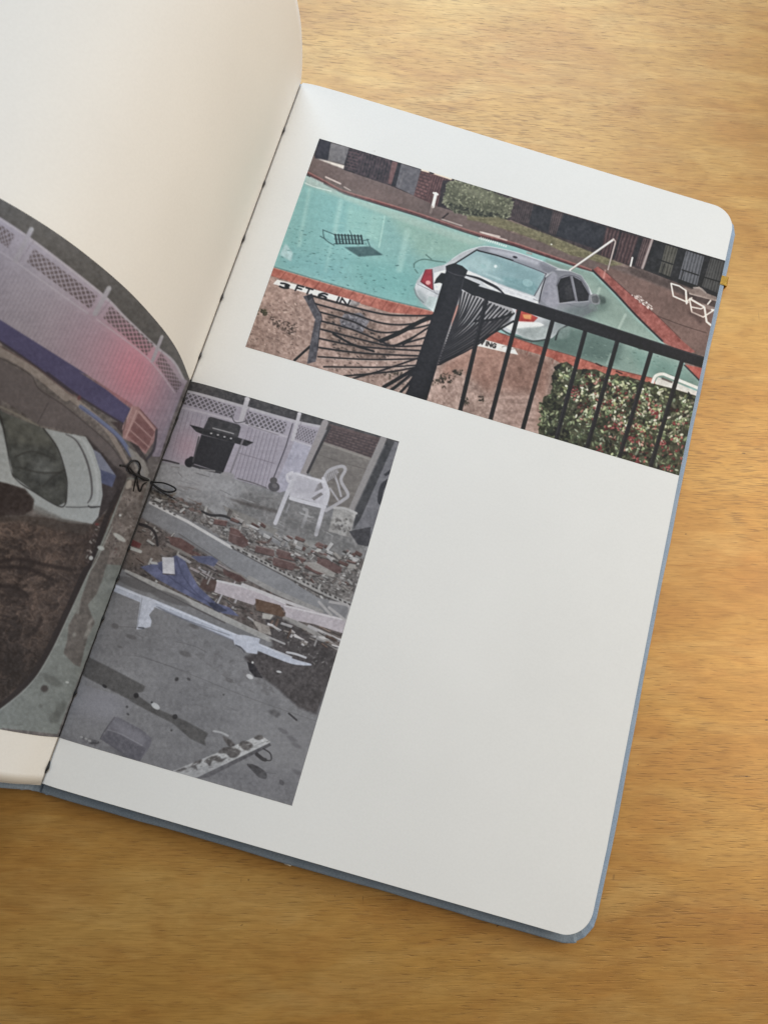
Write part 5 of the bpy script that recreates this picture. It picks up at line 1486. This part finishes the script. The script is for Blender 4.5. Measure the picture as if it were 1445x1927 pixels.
def srgb_lin(c):
    c = np.clip(c, 0, 255) / 255.0
    return np.where(c <= 0.04045, c / 12.92, ((c + 0.055) / 1.055) ** 2.4)


PRINTS = IMG


def ink_at(P, light, IMG=None):
    """ink colour (linear albedo) of print points P: looked up in the tracing, freed of the light it was seen in"""
    IMG = PRINTS if IMG is None else IMG
    q = photo_xy(P.reshape(-1, 3))
    x, y = q[:, 0], q[:, 1]
    x = np.clip((x - X0) * SCL - .5, 0, CW - 1.01)
    y = np.clip((y - Y0) * SCL - .5, 0, CHH - 1.01)
    xi, yi = x.astype(int), y.astype(int)
    fx, fy = (x - xi)[:, None], (y - yi)[:, None]
    c = (IMG[yi, xi] * (1 - fx) + IMG[yi, xi + 1] * fx) * (1 - fy) + (IMG[yi + 1, xi] * (1 - fx) + IMG[yi + 1, xi + 1] * fx) * fy
    a = srgb_lin(c) / np.asarray(light)
    return np.clip(a, 0.008, 0.86).reshape(P.shape).astype(np.float32)


# ------------------------------------------------------------------ book materials
def paper_material():
    m, nt, b = new_mat("uncoated_paper")
    n1 = noise(nt, mapping(nt, (1, 1, 1)), 1400, 3, 0.6)
    n2 = noise(nt, mapping(nt, (1, 1, 1)), 22, 4, 0.55)
    col = mix(nt, 1.0, ramp(nt, n2, [(0.3, (0.785, 0.785, 0.785)), (0.7, (0.82, 0.82, 0.82))]), ramp(nt, n1, [(0.3, (0.975, 0.975, 0.975)), (0.7, (1.01, 1.01, 1.01))]), 'MULTIPLY')
    sp = nt.nodes.new("ShaderNodeTexVoronoi")
    sp.inputs["Scale"].default_value = 42
    lk(nt, mapping(nt, (1, 1, 1)), sp.inputs["Vector"])
    sm = ramp(nt, sp.outputs["Distance"], [(0.004, (1, 1, 1)), (0.014, (0, 0, 0))])
    col = mix(nt, math_node(nt, 'MULTIPLY', sm, 0.5), col, (0.36, 0.32, 0.27))
    lk(nt, col, b.inputs["Base Color"])
    b.inputs["Roughness"].default_value = 0.62
    b.inputs["Specular IOR Level"].default_value = 0.28
    bump(nt, n1, 0.12, 0.00008, b)
    return m


def ink_material():
    m, nt, b = new_mat("printed_ink")
    at = nt.nodes.new("ShaderNodeAttribute")
    at.attribute_name = "ink"
    n1 = noise(nt, mapping(nt, (1, 1, 1)), 2600, 2, 0.6)
    col = mix(nt, 1.0, at.outputs["Color"], ramp(nt, n1, [(0.25, (0.93, 0.93, 0.93)), (0.75, (1.07, 1.07, 1.07))]), 'MULTIPLY')
    lk(nt, col, b.inputs["Base Color"])
    b.inputs["Roughness"].default_value = 0.55
    b.inputs["Specular IOR Level"].default_value = 0.25
    n2 = noise(nt, mapping(nt, (1, 1, 1)), 1400, 3, 0.6)
    bump(nt, n2, 0.12, 0.00008, b)
    return m


def cover_material():
    m, nt, b = new_mat("blue_book_cloth")
    n1 = noise(nt, mapping(nt, (1, 1, 1)), 160, 4, 0.6)
    n2 = noise(nt, mapping(nt, (1, 1, 1)), 2200, 2, 0.5)
    col = ramp(nt, n1, [(0.3, (0.235, 0.33, 0.475)), (0.7, (0.29, 0.385, 0.53))])
    col = mix(nt, 1.0, col, ramp(nt, n2, [(0.25, (0.8, 0.8, 0.8)), (0.75, (1.15, 1.15, 1.15))]), 'MULTIPLY')
    lk(nt, col, b.inputs["Base Color"])
    b.inputs["Roughness"].default_value = 0.55
    bump(nt, n2, 0.3, 0.0002, b)
    return m


def plain(name, col, rough=0.5, metal=0.0, nscale=900, amt=0.15):
    m, nt, b = new_mat(name)
    n = noise(nt, mapping(nt, (1, 1, 1)), nscale, 3, 0.6)
    c = ramp(nt, n, [(0.3, tuple(v * (1 - amt) for v in col)), (0.7, tuple(min(1, v * (1 + amt)) for v in col))])
    lk(nt, c, b.inputs["Base Color"])
    b.inputs["Roughness"].default_value = rough
    b.inputs["Metallic"].default_value = metal
    bump(nt, n, 0.2, 0.0001, b)
    return m


PAPER, INK, CLOTH = paper_material(), ink_material(), cover_material()
GUT = plain("linen_thread", (0.26, 0.22, 0.18), 0.8, 0, 3000, 0.3)
THREAD = plain("black_thread", (0.012, 0.012, 0.014), 0.7, 0, 3000, 0.4)
SHADE_THREAD = plain("grey_thread", (0.05, 0.045, 0.05), 0.8, 0, 3000, 0.3)
BRASS = plain("brass", (0.62, 0.40, 0.10), 0.28, 1.0, 700, 0.12)
EDGE = plain("page_edges", (0.66, 0.63, 0.57), 0.7, 0, 1800, 0.1)
CHIP = plain("bare_board", (0.62, 0.60, 0.55), 0.8, 0, 1500, 0.2)

book = bpy.data.objects.new("photo_book", None)
sc.collection.objects.link(book)
book.empty_display_size = 0.05
book["label"] = "open photo book with blue cover and printed photographs lying on the plywood table"
book["category"] = "book"


# ------------------------------------------------------------------ right half
def outline_inset(y, r=CORNER):
    """how far the rounded outer corner cuts in at height y"""
    d = np.minimum(y, H - y)
    return np.where(d < r, r - np.sqrt(np.maximum(r * r - (r - d) ** 2, 0)), 0.0)


def right_sheet(name, mat, z_off, shrink=0.0, nx=90):
    ys = np.unique(np.concatenate([np.linspace(0, CORNER, 15) ** 1.0, np.linspace(CORNER, H - CORNER, 80), np.linspace(H - CORNER, H, 15)]))
    ys = np.unique(np.concatenate([ys, [0.05, 0.15, 0.35, H - 0.05, H - 0.15, H - 0.35]]))
    u = np.unique(np.concatenate([np.linspace(0, 0.1, 24), np.linspace(0.1, 1, nx - 24), [0.9975, 0.9988, 0.9996]]))
    P = np.zeros((len(ys), len(u), 3))
    for i, y in enumerate(ys):
        w = page_w(y) - outline_inset(y) - shrink
        x = u * w
        # the inner corner at the head is worn slightly round
        x = np.maximum(x, max(0.0, 1.6 - (H - y)) * 0.45)
        P[i, :, 0] = x
        P[i, :, 1] = y
        P[i, :, 2] = right_z(x, y) + z_off
    return grid_obj(name, P * MM, mat, book, flip=True)


page_r = right_sheet("page", PAPER, 0.0)
page_r["label"] = "right page, white with a pool photo above and half of a yard photo below"
sm = page_r.modifiers.new("thickness", 'SOLIDIFY')
sm.thickness = 0.00014
sm.offset = -1

LIT_P = (0.97, 0.96, 0.95)      # light on the upper right page
LIT_R = (0.71, 0.70, 0.67)      # light on the right page, as seen (linear, through white)
LIT_L = (0.80, 0.72, 0.60)      # light on the raised left page


def right_print(x0, x1, y0, y1, nx, ny, light, img, to_edge=False):
    y = np.linspace(y0, y1, ny)
    u = np.linspace(0, 1, nx)
    P = np.zeros((ny, nx, 3))
    for i in range(ny):
        xe = page_w(y[i]) - 0.02 if to_edge else x1
        x = x0 + (xe - x0) * u
        P[i, :, 0], P[i, :, 1], P[i, :, 2] = x, y[i], right_z(x, y[i]) + 0.035
    P *= MM
    flat = P.copy()
    flat[..., 2] = 0.0                             # the tracing treats the sheet as flat
    return grid_obj("printed_photo", P, INK, page_r, ink_at(flat, light, img), flip=True)


po = right_print(12.85, 157, 139.75, 219.9, 800, 430, LIT_P, IMG, True)
po["label"] = "printed colour photo of a silver car sunk in a swimming pool behind a bent black fence"
yo = right_print(0.0, 67.95, 12.65, 124.0, 400, 660, LIT_R, IMG_YARD)
yo["label"] = "printed photo of a wrecked back yard with barbecue, white plastic chair and rubble"

# page block under the top sheet: cut pages with a fine layered edge
bl = bmesh.new()
ring = []
n = 26
pts = [(0.6, 0.4)]
pts += [(PW - 1.9 - CORNER + CORNER * math.sin(a), 0.4 + CORNER - CORNER * math.cos(a)) for a in np.linspace(0, math.pi / 2, 10)]
pts += [(PW - 1.9 - CORNER + CORNER * math.cos(a), H - 0.5 - CORNER + CORNER * math.sin(a)) for a in np.linspace(0, math.pi / 2, 10)]
pts += [(0.6, H - 0.5)]
layers = 14
rows = []
for k in range(layers + 1):
    zz = -3.9 + (3.3) * k / layers
    j = 0.12 * math.sin(k * 2.7) + 0.08 * math.cos(k * 5.1)
    rows.append([bl.verts.new(((x + (j if x > 20 else 0)) * MM, (y + (j * .5 if y < 100 else -j * .5)) * MM, (zz if x > 5 else zz - 1.2 * k / layers) * MM)) for x, y in pts])
for k in range(layers):
    for i in range(len(pts)):
        i2 = (i + 1) % len(pts)
        bl.faces.new((rows[k][i], rows[k][i2], rows[k + 1][i2], rows[k + 1][i]))
bl.faces.new(rows[-1])
bl.faces.new(rows[0][::-1])
bme = bpy.data.meshes.new("page_block")
bl.to_mesh(bme)
blo = bpy.data.objects.new("page_block", bme)
sc.collection.objects.link(blo)
bme.materials.append(EDGE)
blo.parent = book


def cover_board(name, w, h, corner, over, y_lo, thick=2.3):
    """board with round outer corners, turned-in edge and pleats at the corners; x from the hinge"""
    out = []
    P_ = [(0.0, y_lo, 0, -1)]
    k = 30
    for a in np.linspace(0, math.pi / 2, k):
        P_.append((w - corner + corner * math.sin(a), y_lo + corner - corner * math.cos(a), math.sin(a), -math.cos(a)))
    for y in np.linspace(y_lo + corner, y_lo + h - corner, 70)[1:-1]:
        P_.append((w, y, 1, 0))
    for a in np.linspace(0, math.pi / 2, k):
        P_.append((w - corner + corner * math.cos(a), y_lo + h - corner + corner * math.sin(a), math.cos(a), math.sin(a)))
    P_.append((0.0, y_lo + h, 0, 1))
    # denser foot edge so that it can be a little uneven
    foot = [(x, y_lo, 0, -1) for x in np.linspace(0, w - corner, 60)[1:-1]]
    P_ = [P_[0]] + foot + P_[1:]
    prof = [(-4.0, 0.0), (-0.7, 0.0), (-0.35, -0.06), (-0.1, -0.3), (0.0, -0.7), (0.0, -1.5), (-0.15, -2.0), (-0.6, -thick), (-4.0, -thick)]
    V, F = [], []
    r2 = random.Random(5)
    m = len(P_)
    for (x, y, nx, ny) in P_:
        pl = 0.0
        if abs(nx) > 0.06 and abs(ny) > 0.06:     # pleats of the cloth round the corner
            a = math.atan2(ny, nx)
            pl = 0.16 * max(0, math.sin(a * 15.0)) - 0.05
        wv = 0.10 * math.sin(x * 0.11 + y * 0.07) + 0.05 * math.sin(x * .31 + y * .23)
        for (d, z) in prof:
            e = (wv + pl) * (1 if d > -1.0 else 0.2)
            # page_w's gentle waist is shared by the cover
            ws = (float(page_w(min(max(y, 0), H))) - 157.5) * (1 if nx > 0.5 else 0)
            V.append(((x + nx * (d + e) + ws), y + ny * (d + e), z + (pl * 0.9 if -1 < d <= -0.3 else 0)))
    L = len(prof)
    for i in range(m - 1):
        for j in range(L - 1):
            F.append((i * L + j, (i + 1) * L + j, (i + 1) * L + j + 1, i * L + j + 1))
    c = len(V)
    V += [(w * 0.4, y_lo + h / 2, 0.0), (w * 0.4, y_lo + h / 2, -thick)]
    for i in range(m - 1):
        F.append((i * L, c, (i + 1) * L))
        F.append(((i + 1) * L + L - 1, c + 1, i * L + L - 1))
    F.append((0, (m - 1) * L, c))
    return np.array(V), F


V, F = cover_board("cover", PW + 2.7, H + 5.3, CORNER + 1.2, 3.0, -3.1)
V[:, 2] += -4.05
cov_r = mesh_obj("cover", V * MM, F, CLOTH, book)
cov_r["label"] = "blue cover board under the right page, its rim showing along foot and side"

# worn chip on the foot edge of the cover
w = on_plane((543, 1626), -4.6 * MM)
cb = bmesh.new()
bmesh.ops.create_icosphere(cb, subdivisions=2, radius=1.0)
for v in cb.verts:
    k = 1 + 0.35 * math.sin(v.co.x * 5 + v.co.y * 3) * math.cos(v.co.z * 4)
    v.co = Vector((v.co.x * 1.1 * k, v.co.y * 0.35 * k, v.co.z * 0.35 * k)) * MM
cme = bpy.data.meshes.new("worn_spot")
cb.to_mesh(cme)
cme.materials.append(CHIP)
cho = bpy.data.objects.new("worn_spot", cme)
sc.collection.objects.link(cho)
cho.location = (w[0], -3.15 * MM, -4.7 * MM)
cho.parent = cov_r

# brass clasp folded over the outer rim of the cover
wc = on_plane((1360, 528), -4.0 * MM)
prof = [(-2.6, 0.25), (0.55, 0.25), (0.85, 0.05), (0.95, -0.5), (0.95, -2.0), (0.8, -2.5), (-2.6, -2.5), (-2.6, -2.25), (0.4, -2.25), (0.6, -1.9), (0.6, -0.4), (0.4, -0.02), (-2.6, -0.02)]
V, F = [], []
x_edge = PW + 2.7 + float(page_w(wc[1] * 1000)) - 157.5
hh = 1.75
ysn = [-hh, -hh + 0.2, hh - 0.2, hh]
for q, yy in enumerate(ysn):
    sh = 0.9 if q in (0, 3) else 1.0
    for (x, z) in prof:
        V.append((x_edge + x * (0.97 if q in (0, 3) and x > 0 else 1), wc[1] * 1000 + yy, -4.05 + z))
Lp = len(prof)
for i in range(3):
    for j in range(Lp):
        j2 = (j + 1) % Lp
        F.append((i * Lp + j, i * Lp + j2, (i + 1) * Lp + j2, (i + 1) * Lp + j))
F.append(tuple(range(Lp - 1, -1, -1)))
F.append(tuple(3 * Lp + j for j in range(Lp)))
cl = mesh_obj("clasp", np.array(V) * MM, F, BRASS, book, False)
cl["label"] = "small brass clasp on the outer rim of the cover beside the pool photo"


# ------------------------------------------------------------------ left half: raised, curling leaves
s_fine = np.concatenate([np.linspace(0, 30, 150), np.linspace(30, 112, 300)[1:], np.linspace(112, 157.5, 40)[1:]])


def left_grid(s, y, back=0.0, lift=0.0):
    Sg, Yg = np.meshgrid(s, y)
    P = left_xyz(Sg, Yg, back)
    if lift:
        du = left_xyz(Sg + 0.2, Yg, back) - left_xyz(np.maximum(Sg - 0.2, 0), Yg, back)
        nrm = np.stack([du[..., 2], np.zeros_like(Sg), -du[..., 0]], -1)
        nrm /= np.linalg.norm(nrm, axis=-1, keepdims=True) + 1e-12
        P = P + nrm * lift * MM
    return P


def left_leaf(name, back, y0, y1, s1=157.5):
    ys = np.linspace(y0, y1, 100)
    s = np.concatenate([np.linspace(0, 30, 50), np.linspace(30, s1, 90)[1:]])
    o = grid_obj(name, left_grid(s, ys, back), PAPER, book)
    m_ = o.modifiers.new("thickness", 'SOLIDIFY')
    m_.thickness = 0.00013
    m_.offset = 0
    return o


page_l = left_leaf("page", 0.0, 0.0, H)
page_l["label"] = "left page curling up from the gutter, cream above and printed below"
y_pr = np.linspace(12.65, 124.0, 620)
Pl = left_grid(s_fine, y_pr, 0.0, 0.11)
fo = grid_obj("printed_photo", Pl, INK, page_l, ink_at(Pl, LIT_L, IMG_LEFT))
fo["label"] = "printed photo of a white car in muddy water below a pale lattice fence, bending with the left page"
for back, dy, ln in ((0.9, -0.55, 150), (1.9, -0.5, 157), (3.0, 0.0, 156), (4.2, -0.2, 157)):
    left_leaf("page", back, dy, H + dy * .5, ln)

# left cover board, raised with its leaves
V, F = cover_board("cover", PW + 2.7, H + 5.3, CORNER + 1.2, 3.0, -3.1)
ang = math.radians(132)
Vx = -2.6 + V[:, 0] * math.cos(ang) + (V[:, 2]) * math.sin(ang) * -1 * -1
Vz = -3.2 + V[:, 0] * math.sin(ang) + V[:, 2] * math.cos(ang) * -1 * -1
ang_n = ang - math.pi / 2                       # board's upper side faces up and to the right
Vx = -3.4 + V[:, 0] * math.cos(ang) + V[:, 2] * math.cos(ang_n)
Vz = -2.6 + V[:, 0] * math.sin(ang) + V[:, 2] * math.sin(ang_n)
cov_l = mesh_obj("cover", np.stack([Vx, V[:, 1], Vz], 1) * MM, [f[::-1] for f in F], CLOTH, book)
cov_l["label"] = "blue cover board raised behind the left leaves"

# spine cloth joining the boards
ysp = np.concatenate([[-3.05, -2.9], np.linspace(-2.6, H + 1.8, 40), [H + 2.1, H + 2.2]])
arc = [(-4.9, -1.6), (-3.9, -3.0), (-2.8, -4.3), (-1.2, -4.75), (0.6, -4.5), (2.2, -4.2)]
arc_b = [(2.2, -6.2), (0.2, -6.35), (-2.0, -6.3), (-3.8, -5.4), (-5.2, -4.0), (-6.0, -2.8)]
cs = np.concatenate([catmull(np.array(arc), 5), catmull(np.array(arc_b), 5)])
V, F = [], []
for i, y in enumerate(ysp):
    for (x, z) in cs:
        V.append((x, y + 0.12 * math.sin(x * 3.0) * (1 if i < 3 else 0), z + 0.15 * math.sin(x * 2.4 + y * .2)))
Lc = len(cs)
for i in range(len(ysp) - 1):
    for j in range(Lc):
        j2 = (j + 1) % Lc
        F.append((i * Lc + j, i * Lc + j2, (i + 1) * Lc + j2, (i + 1) * Lc + j))
F.append(tuple(range(Lc - 1, -1, -1)))
F.append(tuple((len(ysp) - 1) * Lc + j for j in range(Lc)))
mesh_obj("spine", np.array(V) * MM, F, CLOTH, book)

# ------------------------------------------------------------------ sewing
for i, y in enumerate((219.4, 197.7, 176.0, 154.0, 132.8, 117.4, 111.0, 68.7, 59.3, 47.2, 25.4, 4.5)):
    r3 = random.Random(i)
    k = 1.0 + 0.3 * r3.random()
    tube("stitch", np.array([(0.0, y + 1.5 * k, -1.2), (0.1 + .25 * r3.random(), y + 0.6, -0.95), (0.38, y - 0.1, -0.72), (0.1, y - 0.8 * k, -0.9), (-0.05, y - 1.6 * k, -1.2)]) * MM,
         [0.12 * MM, 0.26 * MM, 0.34 * MM, 0.24 * MM, 0.12 * MM], SHADE_THREAD if i < 5 else THREAD, book)
# sewing thread lying in the gutter: grey and thin above, black and thicker across the printed spread
r4 = random.Random(3)
tube("thread", np.array([(0.12 + r4.uniform(-.05, .05), y, -1.12 + r4.uniform(-.05, .05)) for y in np.linspace(238.5, 125, 44)]) * MM, 0.08 * MM, GUT, book, 6, 2)
tube("thread", np.array([(0.10 + r4.uniform(-.10, .10), y, -1.05 + r4.uniform(-.06, .06)) for y in np.linspace(124.5, 13, 60)]) * MM,
     [0.34 * MM, 0.36 * MM, 0.36 * MM, 0.30 * MM, 0.20 * MM, 0.17 * MM, 0.16 * MM, 0.15 * MM], THREAD, book, 7, 2)
tube("thread", np.array([(0.10 + r4.uniform(-.05, .05), y, -1.12) for y in np.linspace(12.5, 0.6, 7)]) * MM, 0.08 * MM, GUT, book, 6, 2)


def left_pt(q, lift):
    """place on the left leaf of a tracing point, raised by lift mm"""
    s, y = 3.0, on_plane(q, 0.004)[1] * 1000

    def f(s_, y_):
        return photo_xy(left_grid(np.array([s_]), np.array([y_]), 0.0, lift).reshape(1, 3))[0] - np.array(q)
    for _ in range(40):
        r = f(s, y)
        e = 0.05
        Jm = np.stack([(f(s + e, y) - r) / e, (f(s, y + e) - r) / e], 1)
        d = np.linalg.solve(Jm + 1e-6 * np.eye(2), -r)
        d = np.clip(d, -3, 3)
        s, y = max(0.3, s + d[0]), y + d[1]
    return left_grid(np.array([s]), np.array([y]), 0.0, lift).reshape(3)


def K(p):
    return (180 + p[0] / 6.423, 660 + p[1] / 6.423)


def right_pt(q, lift):
    p = on_plane(q, lift * MM)
    return np.array([p[0], p[1], lift * MM])


RT = 0.27 * MM
knot = right_pt(K((650, 1572)), 0.5)
tube("bow_loop", np.array([knot] + [right_pt(K(p), h) for p, h in (((720, 1590), .9), ((830, 1600), 1.3), ((940, 1645), 1.1), ((972, 1680), .8), ((930, 1705), .6), ((840, 1700), .6), ((740, 1645), .7))] + [knot]), RT, THREAD, book)
tube("bow_end", np.array([knot] + [right_pt(K(p), h) for p, h in (((720, 1640), .7), ((800, 1700), .6), ((870, 1745), .5), ((960, 1790), .4))]), [RT, RT, RT, RT * .7], THREAD, book)
tube("bow_loop", np.array([knot] + [left_pt(K(p), h) for p, h in (((560, 1530), .6), ((480, 1500), .8), ((410, 1450), .8), ((405, 1380), .8), ((460, 1330), .8), ((520, 1345), .7), ((545, 1410), .6), ((530, 1480), .6), ((570, 1540), .5))] + [knot]), RT, THREAD, book)
tube("bow_end", np.array([knot] + [left_pt(K(p), h) for p, h in (((540, 1530), .9), ((470, 1480), 1.1), ((410, 1410), .7), ((360, 1392), .5), ((300, 1386), .4))]), RT, THREAD, book)
tube("bow_end", np.array([knot] + [left_pt(K(p), h) for p, h in (((580, 1620), .5), ((545, 1700), .4), ((520, 1640), .5), ((505, 1540), .7))]), RT * .75, THREAD, book)
tube("bow_end", np.array([left_pt(K(p), h) for p, h in (((500, 1500), .7), ((480, 1600), .4), ((460, 1700), .3))]), RT * .6, THREAD, book)
tube("knot", np.array([left_pt(K((490, 1490)), .9), left_pt(K((550, 1525)), 1.0), left_pt(K((600, 1550)), .9), knot + np.array((0, 0, .3 * MM)), right_pt(K((690, 1590)), .8)]), [RT, RT * 1.7, RT * 1.9, RT * 1.7, RT], THREAD, book)
